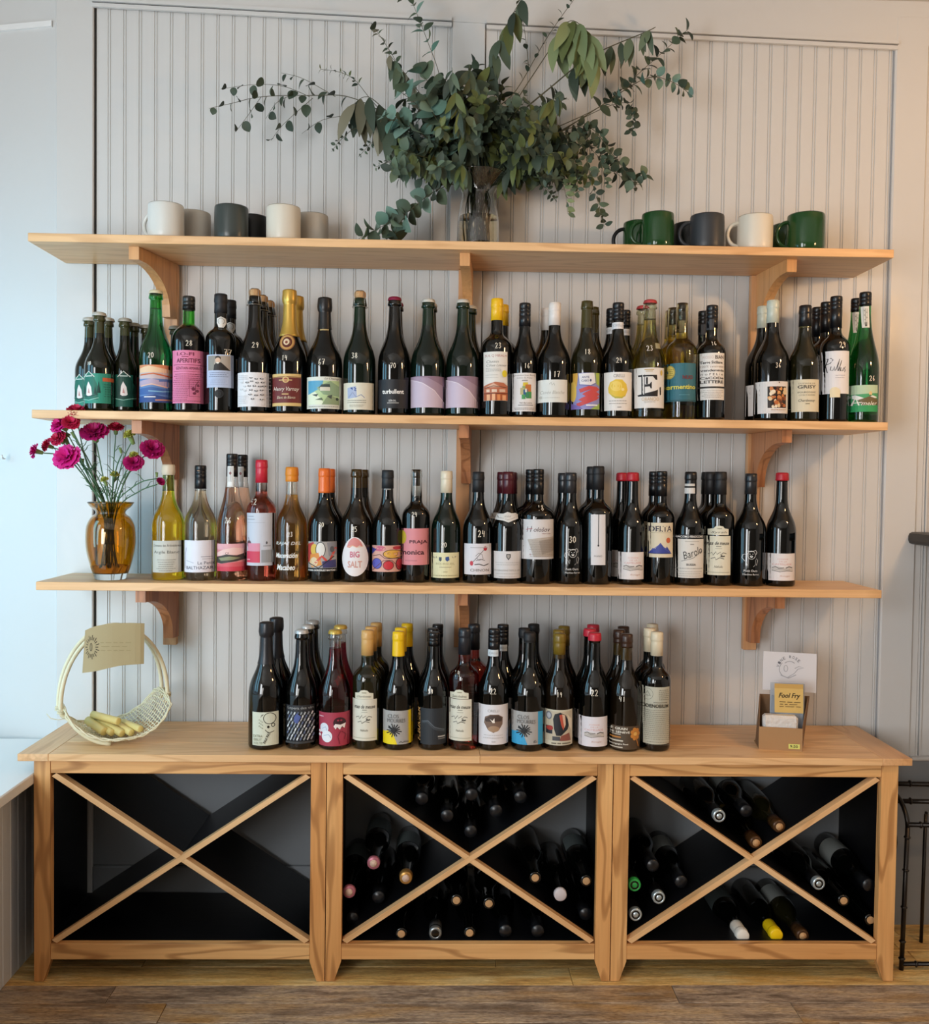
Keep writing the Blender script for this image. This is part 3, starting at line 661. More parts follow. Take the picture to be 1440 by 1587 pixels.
# ================================================================== middle shelf, left to right
T1, T2 = '#2f8f78', '#1f6b58'
def beer_art(cx, c2):
    return [('p', [(cx-52, 640), (cx-30, 585), (cx, 548), (cx+32, 585), (cx+55, 640), (cx+55, 720), (cx-52, 720)], c2),
      ('s', [(cx-35, 585), (cx, 552), (cx+35, 585)], 4, '#e8e4d8'), ('s', [(cx-22, 580), (cx+22, 580)], 6, '#c9d6cc'),
      ('p', [(cx-18, 690), (cx-14, 640), (cx-2, 612), (cx+16, 645), (cx+22, 690), (cx+2, 702)], '#efe2dc'), ('p', [(cx-6, 680), (cx, 648), (cx+8, 682)], '#c98c84'),
      ('s', [(cx-48, 690), (cx-20, 700), (cx+20, 698), (cx+55, 686)], 5, '#16403a'), ('s', [(cx-52, 712), (cx, 722), (cx+60, 708)], 4, '#8fc4b2'),
      ('p', [(cx-40, 685), (cx-32, 630), (cx-24, 685)], '#123c34'), ('p', [(cx+50, 680), (cx+60, 610), (cx+70, 680)], '#123c34'), ('p', [(cx+32, 686), (cx+40, 640), (cx+48, 686)], '#123c34')]
B('a1', 120, 290, 202, 205, 'beer', 'beer', ('crown', '#c9c6bc'), (114, 565, 294, 740, T1), 'small dark beer bottle with bright teal label, front left on the middle shelf', 'small beer bottle with the bright teal label',
  beer_art(148, T2)+[('r', 228, 590, 286, 612, '#c8643c')]+lines(232, 290, 630, 700, 6, '#123c34', 2.4, 3), ('10', 150, 505, 22), [(148, 232, 1), (254, 262, 1)], 330)
B('a1', 285, 425, 348, 240, 'beer', 'beer', ('crown', '#b9b6ac'), (283, 572, 430, 760, '#17594a'), 'small dark beer bottle with darker green label, second from the left and set back', 'small beer bottle with the dark green label',
  beer_art(352, '#124236'), None, [], 345, .035)
B('a1', 340, 468, 405, 268, 'beer', 'beer', ('crown', '#a8a498'), (340, 585, 468, 758, '#a8484c'), 'small brown beer bottle with a red label edge peeking out beside the tall green bottle', 'small beer bottle with the red label', [], None,
  [(480, 240, .35, 'small dark beer bottle whose capped neck shows left of the bright green neck'), (652, 250, .45, 'small dark beer bottle whose silver cap shows just left of the pink label bottle')], 350, .075)
B('a1', 440, 632, 535, 75, 'champ', 'bright', ('crown', '#e9e2c0'), (438, 515, 634, 735, '#d9a98c'), 'bright green sparkling bottle with orange and blue sunset painting label', 'green bottle with the sunset label',
  [('r', 438, 515, 634, 560, '#d98a5c'), ('p', [(438, 535), (500, 520), (634, 545), (634, 575), (438, 560)], '#e9c39c'), ('r', 438, 560, 634, 600, '#c9b4b4'), ('r', 438, 596, 634, 735, '#5d7fb0'),
   ('p', [(438, 610), (520, 596), (634, 620), (634, 650), (540, 632), (438, 640)], '#b5a0b4'), ('p', [(438, 655), (520, 645), (634, 662), (634, 690), (438, 690)], '#3c5f9c'), ('p', [(438, 700), (540, 690), (634, 712), (634, 735), (438, 735)], '#2f4a86'),
   ('s', [(450, 640), (520, 628), (600, 646)], 7, '#e3b49c'), ('s', [(500, 668), (580, 672), (630, 664)], 6, '#7fb0c8'), ('s', [(445, 574), (530, 566), (620, 584)], 8, '#c8683c'), ('s', [(560, 610), (634, 604)], 9, '#5a6ea4'), ('s', [(540, 722), (634, 718)], 8, '#c98a70'),
   ('s', [(474, 703), (542, 703)], 5, '#f4f0ea')], ('20', 515, 458, 30), [], 185)
PK, RD = '#df7fa2', '#8c2f4e'
B('a1', 632, 825, 719, 112, 'apero', 'lofi', ('screw', '#24231f', 165), (632, 430, 825, 740, PK), 'squat bottle with bright pink text label and black stopper, green neck', 'bottle with the bright pink text label',
  [('t', 714, 451, 20, 'LO-FI', '#7a2b4a', 100, 'b'), ('r', 694, 465, 734, 470, RD), ('t', 728, 490, 26, 'APERITIFS', '#6e2442', 132, 'b'), ('r', 640, 514, 815, 517, RD), ('t', 728, 535, 17, 'GENTIAN AMARO', '#6e2442', 140), ('r', 640, 552, 815, 554, RD)]
  +lines(642, 812, 570, 655, 8, RD, 3, 5, .2)+lines(642, 742, 665, 722, 6, RD, 3, 6, .1)+[('r', 748, 606, 806, 608, RD), ('r', 748, 606, 750, 705, RD), ('r', 804, 606, 806, 705, RD), ('r', 748, 703, 806, 705, RD), ('e', 770, 660, 9, 11, '#6e2442'), ('e', 790, 672, 8, 9, '#6e2442'), ('e', 776, 686, 9, 8, '#6e2442'), ('s', [(780, 690), (782, 640), (796, 614)], 4, '#6e2442'), ('e', 794, 640, 6, 9, '#6e2442')]
  +lines(642, 812, 730, 733, 2, RD, 2, 8, .1), ('28', 738, 388, 32), [], 290)
SEAL = [('p', [(888, 235), (912, 224), (938, 235), (940, 262), (928, 290), (900, 290), (888, 262)], '#e6e4de'), ('e', 913, 252, 20, 21, '#a9a9a4'), ('e', 913, 252, 15, 16, '#dededa'), ('s', [(904, 252), (922, 252)], 5, '#8a8a86'), ('s', [(902, 280), (924, 280)], 4, '#8a8a86')]
B('a1', 828, 1004, 914, 98, 'port', 'black', ('matte', '#1b1c20', 212), (835, 455, 985, 648, '#b9c4dc'), 'port bottle with portrait label in grey and pale blue and a round white neck seal', 'port bottle with the portrait label',
  [('r', 845, 462, 972, 548, '#b0a497'), ('p', [(845, 462), (890, 462), (880, 548), (845, 548)], '#8f8a80'), ('p', [(880, 548), (884, 516), (900, 500), (925, 502), (950, 525), (972, 548)], '#26221f'), ('e', 906, 487, 15, 19, '#d9b79c'), ('p', [(890, 484), (892, 466), (908, 462), (922, 470), (922, 486), (914, 474), (900, 474)], '#2c241f'), ('e', 905, 504, 8, 5, '#e8e2d6')]
  +lines(845, 972, 562, 585, 3, '#77809c', 3, 9, .3)+lines(850, 966, 600, 632, 4, '#8c96b4', 2.2, 10, .5), ('77', 960, 440, 34), [(972, 138, 1)], None, 0,
  [('seal_strip', SEAL), ('embossed_mark', [('e', 912, 684, 26, 25, '#26282a'), ('e', 912, 684, 22, 21, '#0e0f10'), ('s', [(902, 676), (902, 694)], 3, '#303234'), ('s', [(912, 678), (922, 678), (918, 694)], 3, '#303234')])])
EY = []
for i, (ex, ey) in enumerate([(1100, 592), (1130, 598), (1160, 596), (1105, 612), (1135, 620), (1165, 618), (1090, 640), (1120, 640), (1150, 642), (1172, 640), (1100, 664), (1130, 668), (1160, 664), (1095, 690), (1130, 694), (1162, 690), (1110, 716), (1160, 718), (1078, 620), (1062, 642), (1064, 668), (1044, 620), (1040, 660)]):
    EY += [('e', ex, ey, 10 if ex > 1070 else 6, 4.4, '#3a3a40' if ex > 1070 else '#a8a8ac'), ('e', ex+1, ey-1, 3.4, 2.6, '#f0efec')]
B('a1', 1015, 1215, 1110, 66, 'champ', 'black', ('muselet', None), (1012, 560, 1216, 760, '#e6e3e4'), 'dark sparkling bottle with bare cork and white label of many small eyes', 'sparkling bottle with the eyes label',
  EY+lines(1022, 1086, 580, 600, 3, '#b5b3b6', 3, 12)+lines(1022, 1080, 700, 742, 5, '#c2c0c2', 3, 13)+lines(1176, 1212, 590, 745, 8, '#b5b3b6', 3, 14), ('29', 1122, 396, 34), [(1162, 105, 1), (1202, 145, 1.9)])
B('a1', 1218, 1420, 1307, 72, 'champ', 'black', ('champ', '#cda64e', 352), (1218, 568, 1388, 757, '#6a2422'), 'champagne bottle with gold foil neck, round medallion and dark red label with gold bands', 'champagne bottle with gold foil',
  [('r', 1218, 568, 1388, 590, '#d8b878'), ('r', 1218, 738, 1388, 757, '#d8b878'), ('r', 1218, 584, 1388, 588, '#7a3b2a'), ('e', 1303, 603, 20, 18, '#d8b878'), ('e', 1303, 603, 13, 12, '#a4553a'), ('s', [(1262, 605), (1340, 605)], 5, '#d8b878'), ('t', 1303, 660, 30, 'Henry Varnay', '#efe3d2', 152, 'i'), ('r', 1280, 684, 1320, 690, '#d8b878'), ('t', 1304, 706, 16, 'Blanc de Blancs', '#e3d2b4', 108, 'i')], ('14', 1297, 474, 30), [(1366, 116, 1)], None, 0,
  [('medallion', [('e', 1307, 380, 46, 50, '#8c5a34'), ('e', 1307, 380, 40, 44, '#c69a5a'), ('e', 1307, 380, 30, 33, '#5a2622'), ('e', 1304, 378, 18, 20, '#e6cfae'), ('e', 1304, 380, 8, 9, '#8a4a3a')])])
# a2
B('a2', 55, 268, 158, 118, 'champ', 'black', ('champ', '#211f1e', 306), (56, 585, 266, 772, '#dfe0d4'), 'sparkling bottle with black foil neck and label of a house on a green hill', 'bottle with the hillside house label',
  [('r', 66, 608, 246, 748, '#b7cf9a'), ('p', [(66, 608), (160, 608), (150, 650), (66, 690)], '#5aa3c4'), ('p', [(120, 650), (200, 610), (246, 640), (246, 700), (160, 690)], '#8ea886'), ('p', [(132, 650), (150, 630), (196, 628), (200, 652)], '#3e4a48'), ('r', 140, 646, 198, 668, '#d9d6c4'), ('p', [(66, 690), (110, 672), (170, 748), (66, 748)], '#e4ebcf'), ('p', [(150, 748), (190, 690), (246, 712), (246, 748)], '#8ea07a'),
   ('p', [(90, 690), (130, 686), (120, 702)], '#46504a'), ('p', [(180, 700), (210, 690), (205, 716)], '#46504a'), ('e', 236, 715, 7, 9, '#2c3a30'), ('p', [(110, 720), (150, 708), (160, 724)], '#5a6a50'), ('t', 206, 598, 14, 'La Champ', '#4a4a46', 78, 'i')]+lines(70, 240, 760, 762, 1, '#77796e', 3, 3, 0), ('67', 150, 498, 34), [], None, 0, [('foil_band', [('r', 130, 296, 182, 304, '#b09a68')])])
B('a2', 272, 462, 366, 78, 'champ', 'green', ('muselet', None), (272, 620, 450, 778, '#dedac8'), 'sparkling bottle with wired cork and cream label with a small blue sketch', 'corked bottle with the cream and blue label',
  [('p', [(298, 650), (350, 640), (356, 706), (300, 714)], '#a9b4cf'), ('s', [(318, 650), (330, 660), (326, 648)], 7, '#2c4a8c'), ('s', [(338, 648), (350, 656), (340, 664), (352, 668)], 7, '#2c4a8c'), ('s', [(306, 706), (330, 676), (350, 704), (380, 690), (400, 708)], 4, '#8c94b4')]+lines(296, 410, 724, 736, 2, '#77766c', 3, 4, .1)+lines(306, 400, 752, 760, 2, '#a5a292', 2.5, 5, .1), ('38', 342, 460, 32), [], None)
B('a2', 475, 665, 566, 115, 'champ', 'black', ('crown', '#8c2444'), (478, 600, 662, 770, '#1d1f24'), 'dark sparkling bottle with crimson crown cap and black label with white lettering', 'bottle with the crimson crown cap',
  [('t', 566, 672, 26, 'turbullent', '#f2f0ec', 126, 'b'), ('t', 563, 724, 13, 'SÈROL', '#e6e4e0', 46), ('r', 532, 736, 600, 741, '#a6a4a0')], ('70', 568, 520, 30), [(588, 188, .9, 'dark bottle whose neck edge just shows behind the crimson crown cap bottle')])
def dunes(x0, x1): 
    w_ = x1-x0
    return [('r', x0, 582, x1, 765, '#a58fa2'), ('p', [(x0, 600), (x0+.35*w_, 622), (x0+.7*w_, 665), (x1-2, 735), (x1-2, 765), (x0, 765)], '#c9b8c8'), ('s', [(x0, 600), (x0+.35*w_, 622), (x0+.7*w_, 665), (x1-2, 735)], 4, '#e0d4dc'), ('p', [(x0, 582), (x0+.5*w_, 590), (x1, 640), (x1, 582)], '#8d7488')]
B('a2', 668, 868, 771, 127, 'champ', 'green', ('crown', '#d8d5cc'), (668, 582, 868, 765, '#b5a2b4'), 'green sparkling bottle with white crown cap and lilac dune label, left one of two alike', 'left lilac dune label bottle', dunes(668, 868), None, [(786, 190, .7, 'dark sparkling bottle just peeking out right behind the left lilac label bottle')])
B('a2', 875, 1068, 979, 130, 'champ', 'green', ('crown', '#d8d5cc'), (875, 584, 1068, 766, '#b5a2b4'), 'green sparkling bottle with white crown cap and lilac dune label beside the centre bracket', 'right lilac dune label bottle', [(i[0], *i[1:]) for i in dunes(875, 1068)], None, [(1020, 180, 1)])
# a3
B('a3', 55, 240, 144, 125, 'bord', 'black', ('foil', '#f2c01c', 255), (75, 438, 214, 725, '#e6e2da'), 'red wine bottle with bright yellow capsule and white label above a drawing of brick houses', 'yellow capsule bottle with the brick houses label',
  [('t', 146, 463, 17, 'SUL Q MIRALH', '#b57a72', 126), ('t', 126, 496, 17, 'Chemin', '#8a8782', 70, 'i'), ('t', 150, 518, 15, 'Côtes Lavour', '#8a8782', 118, 'i')]+lines(84, 180, 536, 552, 3, '#a5a29c', 2.5, 6, .1)+lines(84, 160, 575, 590, 2, '#b5b2ac', 2.5, 7, .1)+[('e', 196, 568, 15, 20, '#e0cc30'),
   ('p', [(75, 640), (100, 628), (140, 616), (190, 622), (214, 640), (214, 725), (75, 725)], '#b86a4a'), ('r', 75, 680, 214, 725, '#a8552e'), ('p', [(84, 648), (130, 624), (176, 648)], '#d9ae94'), ('s', [(80, 652), (130, 640), (208, 650)], 4, '#5c3426'), ('r', 90, 660, 108, 676, '#e3c8b0'), ('r', 120, 660, 150, 676, '#e3c8b0'), ('r', 165, 660, 200, 676, '#d9b79c'), ('r', 92, 690, 110, 725, '#e8b084'), ('r', 122, 686, 140, 725, '#e8b084'), ('r', 152, 690, 170, 725, '#d98850'), ('r', 182, 694, 204, 725, '#e3a070'), ('s', [(75, 684), (214, 684)], 4, '#6a2f1c')], ('23', 160, 402, 32), [(188, 180, 1)])
B('a3', 235, 388, 306, 152, 'burg', 'black', ('screw', '#111419', 290), (244, 562, 384, 788, '#e4e0de'), 'slim dark bottle with black screw cap and white label with coloured overlapping squares', 'bottle with the coloured squares label',
  [('t', 314, 577, 12, 'Domaine Jean Boré', '#6e6a68', 124), ('t', 314, 592, 11, 'Côtes du Ruby', '#807c7a', 90), ('r', 298, 604, 332, 610, '#a09c9a'), ('r', 304, 618, 334, 640, '#d9c23a'), ('r', 300, 640, 322, 668, '#8aa06a'), ('r', 288, 650, 312, 690, '#b7ae7c'), ('r', 318, 630, 352, 672, '#c2743c'), ('r', 306, 660, 334, 704, '#2f5f8c'), ('r', 322, 672, 354, 712, '#3f8f4e'), ('r', 296, 690, 318, 716, '#4a9a5c'), ('r', 316, 655, 326, 676, '#e8e4dc'),
   ('t', 320, 738, 10, 'Val de Loire', '#6e6a68', 74), ('r', 276, 749, 364, 754, '#9a9694')]+lines(254, 376, 768, 776, 2, '#8f8b88', 3, 3, .05), ('16', 329, 520, 30), [], None, 0, [('cap_emblem', [('p', [(280, 258), (284, 236), (296, 228), (312, 234), (316, 256), (300, 248)], '#e8d8b0'), ('r', 282, 264, 312, 272, '#b09a6a')])])
B('a3', 390, 582, 487, 148, 'burg', 'black', ('foil', '#e6e0da', 285), (390, 602, 566, 735, '#dfe0da'), 'dark bottle with white capsule and plain pale label with faint grey script', 'white capsule bottle with the pale script label',
  [('s', [(458, 628), (468, 618), (474, 634), (484, 622), (488, 636)], 3, '#9a9c96'), ('t', 478, 676, 20, 'Cuvée Blanche', '#b0b0a8', 140, 'i'), ('e', 412, 706, 8, 9, '#c2c2ba')]+lines(425, 520, 708, 710, 1, '#b5b5ae', 3, 4, .1), ('17', 502, 570, 34), [(446, 222, 1)], None, 0, [('foil_emblem', [('r', 486, 256, 494, 270, '#4a4642')])])
B('a3', 585, 765, 679, 140, 'burg', 'olive', None, (594, 562, 756, 775, '#8f8fc4'), 'brown glass bottle without capsule and label of red, yellow and blue swooshes', 'bottle with the red swoosh label',
  [('p', [(594, 562), (630, 562), (622, 640), (594, 640)], '#d9a84a'), ('e', 604, 670, 16, 60, '#e0bc5a'), ('p', [(720, 562), (756, 562), (756, 640), (726, 620)], '#a9bc4a'), ('p', [(628, 566), (722, 562), (730, 620), (700, 634), (632, 628)], '#e6e4e6'), ('s', [(628, 564), (636, 632), (700, 638), (734, 622), (728, 562)], 4, '#5f6aa4'), ('t', 670, 588, 13, 'ANTE', '#6a6e8c', 44, 'b'), ('t', 668, 608, 13, 'CABO', '#6a6e8c', 44, 'b'), ('e', 700, 606, 5, 8, '#4a4e78'),
   ('s', [(636, 668), (690, 650), (746, 656), (660, 690), (748, 684), (640, 722), (744, 706), (622, 752)], 22, '#c84a4c'), ('p', [(700, 775), (756, 740), (756, 775)], '#9ab85a'), ('p', [(594, 740), (640, 760), (650, 775), (594, 775)], '#7a6ab0'), ('r', 672, 748, 742, 756, '#f0eef0')], ('18', 684, 437, 32), [(720, 212, 1)], 300)
B('a3', 768, 948, 869, 150, 'burg', 'black', ('screw', '#101217', 255), (766, 558, 948, 783, '#e7e3de'), 'dark bottle with white band under black cap and white label with a yellow lemon disc', 'bottle with the lemon disc label',
  [('t', 866, 579, 18, 'CIRELLI', '#7a7672', 64), ('p', [(806, 650), (816, 616), (846, 600), (884, 602), (910, 628), (918, 664), (902, 700), (868, 713), (830, 704), (808, 678)], '#e2c040'), ('e', 850, 640, 34, 30, '#ecd068'), ('e', 888, 660, 9, 9, '#f0dc92'), ('p', [(812, 682), (840, 700), (880, 704), (904, 690), (884, 712), (842, 712)], '#b9b04a')]+lines(806, 916, 726, 742, 2, '#8f8b86', 3.4, 5, .1)+[('r', 854, 761, 878, 766, '#a09c98')], ('24', 868, 488, 30), [(828, 185, 1), (906, 215, 1.25)], None, 0, [('neck_label', [('r', 838, 256, 905, 296, '#dfe0e2'), ('t', 872, 275, 14, 'CIRELLI', '#9aa0a8', 56)])])
B('a3', 948, 1140, 1051, 132, 'champ', 'elight', ('crown', '#c44a4c'), (958, 532, 1136, 768, '#e2dfda'), 'pale green glass bottle with red crown cap and white label with big black letter E', 'pale green bottle with the big letter E label',
  [('r', 1000, 572, 1018, 694, '#17171a'), ('p', [(984, 574), (1088, 574), (1090, 604), (1080, 604), (1064, 584), (984, 584)], '#17171a'), ('p', [(980, 692), (1076, 668), (1094, 660), (1092, 700), (984, 700)], '#17171a'), ('p', [(1018, 630), (1044, 628), (1052, 616), (1056, 616), (1056, 654), (1050, 654), (1044, 642), (1018, 644)], '#17171a'), ('r', 1024, 588, 1034, 628, '#17171a'), ('s', [(1006, 572), (1012, 690)], 3, '#dedbd6'), ('p', [(1104, 648), (1112, 644), (1114, 690), (1106, 694)], '#17171a'), ('e', 1116, 562, 7, 16, '#d8b85a'), ('r', 1016, 540, 1070, 546, '#c2a878'), ('r', 1022, 550, 1062, 555, '#cdb894'), ('t', 1050, 716, 20, 'ORANCIO', '#cdb48c', 100), ('t', 1045, 733, 11, 'Spumante', '#b5b0a6', 66, 'i')], ('23', 1052, 414, 32), [(1011, 172, 1)], 250, 0, [('paper_tag', [('r', 1086, 382, 1120, 416, '#a8a484')])])
B('a3', 1145, 1322, 1238, 150, 'bord', 'gold', ('cork', None), (1143, 505, 1324, 730, '#2f6a78'), 'golden white wine bottle with visible cork and teal blue label with yellow round badge', 'golden bottle with the teal blue label',
  [('e', 1170, 556, 28, 40, '#b8a24a'), ('e', 1170, 556, 23, 34, '#d4bf62')]+lines(1152, 1190, 540, 574, 4, '#6a6a3a', 3, 4, .2)+[('t', 1268, 588, 24, 'NUO', '#7a2f34', 62, 'b'), ('t', 1231, 644, 28, 'fermentino', '#d8d25a', 172, 'b'), ('r', 1216, 688, 1280, 694, '#4a8490'), ('r', 1143, 720, 1324, 730, '#27565f')], None, [(1190, 190, .8, 'green wine bottle with brown neck close behind the golden teal-label bottle'), (1172, 215, 1.3, 'farther wine bottle neck left behind the golden teal-label bottle')], 325)
# a4
B('a4', 76, 240, 161, 165, 'bord', 'black', ('screw', '#15161a', 300), (92, 445, 239, 720, '#e6e2dc'), 'dark bottle with black cap and white label filled with rows of letters', 'bottle with the rows of letters label',
  [('t', 142, 470, 16, 'ROSSO', '#cfb8ae', 56), ('t', 205, 470, 22, 'BIAN', '#4a3f38', 54, 'b'), ('t', 162, 500, 17, 'Terre Siciliane', '#3f3b38', 124, 'b'), ('t', 166, 524, 13, '100% catarratto', '#a89a90', 128), ('t', 168, 547, 14, 'vendemmia', '#3f3b38', 132, 'b'), ('t', 165, 570, 12, 'n o F E L i e', '#4f4a46', 124), ('t', 166, 592, 15, 'CaCODe', '#4a4440', 132, 'b'), ('t', 165, 615, 18, 'LETTERE', '#3a3633', 130, 'b'), ('r', 92, 642, 239, 652, '#2a2826')]+lines(98, 234, 666, 708, 5, '#8a8682', 2.6, 7, .3), ('16', 178, 386, 26), [(118, 198, 1)], None, 0, [('neck_label', [('r', 136, 238, 186, 302, '#3a3c40')])])
B('a4', 415, 612, 527, 135, 'burg', 'black', ('foil', '#c3cbbd', 270), (413, 612, 612, 800, '#dfdad6'), 'dark bottle with pale sage capsule and white label with a brown and orange mosaic picture', 'sage capsule bottle with the mosaic picture label',
  [('r', 487, 642, 597, 768, '#2a1f1a')]+[('e', 494+random.Random(i).random()*96, 650+random.Random(i+99).random()*112, 6+random.Random(i+7).random()*8, 6+random.Random(i+5).random()*8, ['#c27a42', '#e0c49a', '#8c4a28', '#d99a5a', '#f0e0c4', '#5c2f1c', '#b8693a'][i % 7]) for i in range(44)]+[('e', 548, 620, 4, 4, '#6a5a50')]+lines(500, 592, 779, 781, 1, '#b08a70', 4, 2, .02), ('36', 547, 518, 28), [(467, 170, 1)])
B('a4', 612, 795, 708, 165, 'burg', 'olive', ('foil', '#17181c', 290), (610, 600, 793, 790, '#d8cfb4'), 'olive green bottle with black capsule and cream label with dark serif lettering', 'olive bottle with the cream serif label',
  [('t', 718, 624, 8, 'DOMAINE DE', '#6a6250', 92), ('t', 718, 644, 20, 'GRISY', '#3c3830', 102, 'b'), ('t', 718, 676, 10, 'BOURGOGNE', '#5a5446', 100), ('t', 718, 692, 7, 'COTES D AUXERRE', '#7a735f', 92), ('t', 716, 726, 20, 'Chardonnay', '#3a362e', 92, 'i'), ('r', 706, 740, 730, 746, '#8a826a'), ('r', 616, 772, 640, 775, '#8a836e'), ('s', [(618, 608), (618, 784)], 1.6, '#b5ab8c')], None, [], 300, 0, [('foil_emblem', [('r', 695, 222, 716, 246, '#8c8a84'), ('r', 700, 226, 711, 243, '#26262a')])])
B('a4', 800, 968, 896, 112, 'bord', 'black', ('screw', '#0e0f13', 300), (796, 433, 970, 684, '#e4e2e4'), 'dark bottle with black cap and white label with large flowing black script', 'bottle with the large black script label',
  [('s', [(812, 540), (808, 510), (830, 485), (862, 475), (872, 486), (858, 506), (836, 514)], 3.6, '#202226'), ('s', [(850, 480), (840, 520), (846, 560)], 3.6, '#202226'), ('s', [(862, 524), (858, 546), (870, 548), (878, 524), (880, 550)], 3.2, '#202226'), ('s', [(884, 548), (900, 500), (906, 482), (896, 520), (896, 552)], 3.2, '#202226'), ('s', [(898, 550), (914, 504), (918, 490), (906, 526), (908, 553)], 3.2, '#202226'), ('s', [(914, 530), (910, 550), (920, 552), (930, 530), (930, 552)], 3, '#202226'), ('s', [(942, 526), (932, 536), (942, 546), (934, 558)], 3, '#202226')]+lines(880, 940, 576, 590, 2, '#9a98a0', 3, 2, .1)+[('p', [(854, 706), (854, 662), (864, 648), (884, 646), (902, 656), (907, 668), (907, 706)], '#e6d8b4')], ('29', 927, 396, 34), [(838, 145, .95), (786, 178, 1.85)])
B('a4', 968, 1140, 1069, 88, 'ries', 'bright', ('screw', '#0d1013', 160), (966, 633, 1136, 790, '#4aa06a'), 'tall slim green bottle with white wings on its green label, far right', 'tall green bottle with the winged green label',
  [('p', [(966, 633), (1136, 633), (1136, 680), (966, 690)], '#b8cfae'), ('p', [(980, 700), (1010, 690), (1050, 710), (1100, 694), (1132, 704), (1080, 724), (1020, 722)], '#e8ece6'), ('p', [(1020, 720), (1080, 700), (1136, 716), (1136, 750), (1040, 752)], '#6a5c3c'), ('r', 966, 752, 1136, 790, '#2f9a5c'), ('e', 1086, 682, 10, 12, '#d8c088'), ('s', [(1085, 690), (1082, 720)], 4, '#6a5a3a'), ('s', [(998, 752), (1012, 706), (1026, 752)], 7, '#f2f0e4'), ('s', [(1002, 738), (1040, 734)], 4, '#f2f0e4'), ('t', 1082, 740, 24, 'meler', '#f2f0e4', 92, 'i')], ('26', 1098, 594, 30), [(1016, 127, 1)], 225, 0,
  [('seal_strip', [('r', 1062, 163, 1102, 290, '#dcdad2'), ('r', 1070, 176, 1094, 272, '#b8b6ac'), ('r', 1076, 258, 1088, 282, '#5a5850'), ('s', [(1074, 186), (1090, 200), (1074, 214), (1090, 230), (1076, 244)], 4, '#8a887e')])])
# ================================================================== lowest wall shelf
B('b1', 60, 248, 153, 115, 'burg', 'lime', ('wax', '#e6dcc4', 172), (61, 560, 243, 746, '#c9c6ba'), 'yellow green bottle with cream wax top and grey label beside the amber vase', 'yellow green bottle with the cream wax top',
  [('t', 146, 588, 14, 'Domaine des Ardoisières', '#4f4e48', 150), ('t', 144, 629, 22, 'Argile Blanc', '#5c5a54', 142)]+lines(90, 208, 672, 735, 6, '#77756c', 2.6, 3, .35), None, [], 268)
B('b1', 250, 435, 343, 118, 'burg', 'pale', ('screw', '#121317', 256), (244, 558, 436, 745, '#e3e2ea'), 'clear pale rose bottle with black screw cap and white label with dark blue lettering', 'pale rose bottle with the white label',
  [('r', 352, 652, 408, 656, '#9a9aa8'), ('r', 358, 665, 410, 668, '#a8a8b4'), ('t', 376, 690, 18, 'Le Petit', '#54566c', 84), ('t', 338, 718, 18, 'BALTHAZAR', '#45475e', 150), ('s', [(252, 722), (252, 640), (262, 600)], 2.4, '#8a8ca0'), ('s', [(262, 676), (310, 690)], 2, '#9a9cae')], None, [], None, 0, [('cap_emblem', [('e', 322, 160, 10, 15, '#c8a07c'), ('p', [(312, 158), (322, 138), (332, 158)], '#c8a07c')])])
STRIP = [('r', 494, 122, 531, 246, '#dcdad6'), ('r', 500, 130, 525, 210, '#c4c2be'), ('e', 512, 164, 7, 9, '#8a5a5a'), ('r', 500, 216, 524, 238, '#efefec')]
B('b1', 440, 615, 518, 50, 'ries', 'rose', ('screw', '#141416', 185), (438, 578, 606, 738, '#d98c8e'), 'tall slim rose bottle with black cap, paper neck strip and pink red landscape label', 'tall rose bottle with the red landscape label',
  [('r', 438, 578, 606, 612, '#e3a8ae'), ('p', [(438, 632), (480, 612), (540, 600), (606, 606), (606, 640), (438, 650)], '#ecc4bc'), ('p', [(438, 656), (500, 640), (560, 646), (606, 630), (604, 668), (560, 680), (470, 694), (438, 690)], '#3f3a34'), ('p', [(450, 662), (520, 652), (580, 660), (540, 672), (466, 678)], '#8a8c68'), ('r', 438, 696, 606, 738, '#cf3f52'), ('t', 505, 634, 13, 'CF', '#7a3f44', 22), ('p', [(438, 700), (500, 690), (606, 684), (606, 712), (438, 712)], '#d8606a')], ('26', 510, 440, 34), [(590, 58, 1)], 250, 0, [('seal_strip', STRIP)])
B('b1', 615, 785, 697, 85, 'bord', 'coral', ('foil', '#c8283c', 220), (612, 397, 784, 706, '#c9ccd6'), 'coral rose bottle with red capsule and tall grey white label with pink and red blocks', 'coral bottle with the red capsule',
  [('r', 618, 415, 660, 420, '#9a9ca6'), ('r', 618, 432, 666, 437, '#a8aab2'), ('r', 618, 452, 726, 454, '#a8aab4'), ('e', 630, 580, 14, 22, '#6a4a50'), ('s', [(630, 560), (626, 540)], 3, '#6a4a50'), ('r', 622, 575, 697, 622, '#d88ca0'), ('r', 614, 622, 697, 688, '#cf3f58'), ('r', 706, 614, 768, 688, '#9a9ca0'), ('e', 735, 572, 5, 8, '#5a5c64'), ('r', 716, 588, 756, 592, '#9a9ca4'), ('r', 617, 668, 636, 672, '#f0d8dc')], ('42', 656, 332, 34), [], 272)
B('b1', 788, 968, 872, 130, 'burg', 'orange', ('wax', '#e08a26', 212), None, 'amber orange wine bottle with orange wax top and white handwriting on the glass', 'orange wine bottle with white handwriting',
  [('t', 858, 578, 24, 'RAJAS DEL', '#efe9dc', 150, 'i'), ('t', 848, 646, 30, 'Maceración', '#f4efe4', 134, 'bi'), ('t', 846, 716, 34, 'Macabeo', '#f6f2e8', 112, 'bi')], ('23', 875, 522, 26), [], 290)
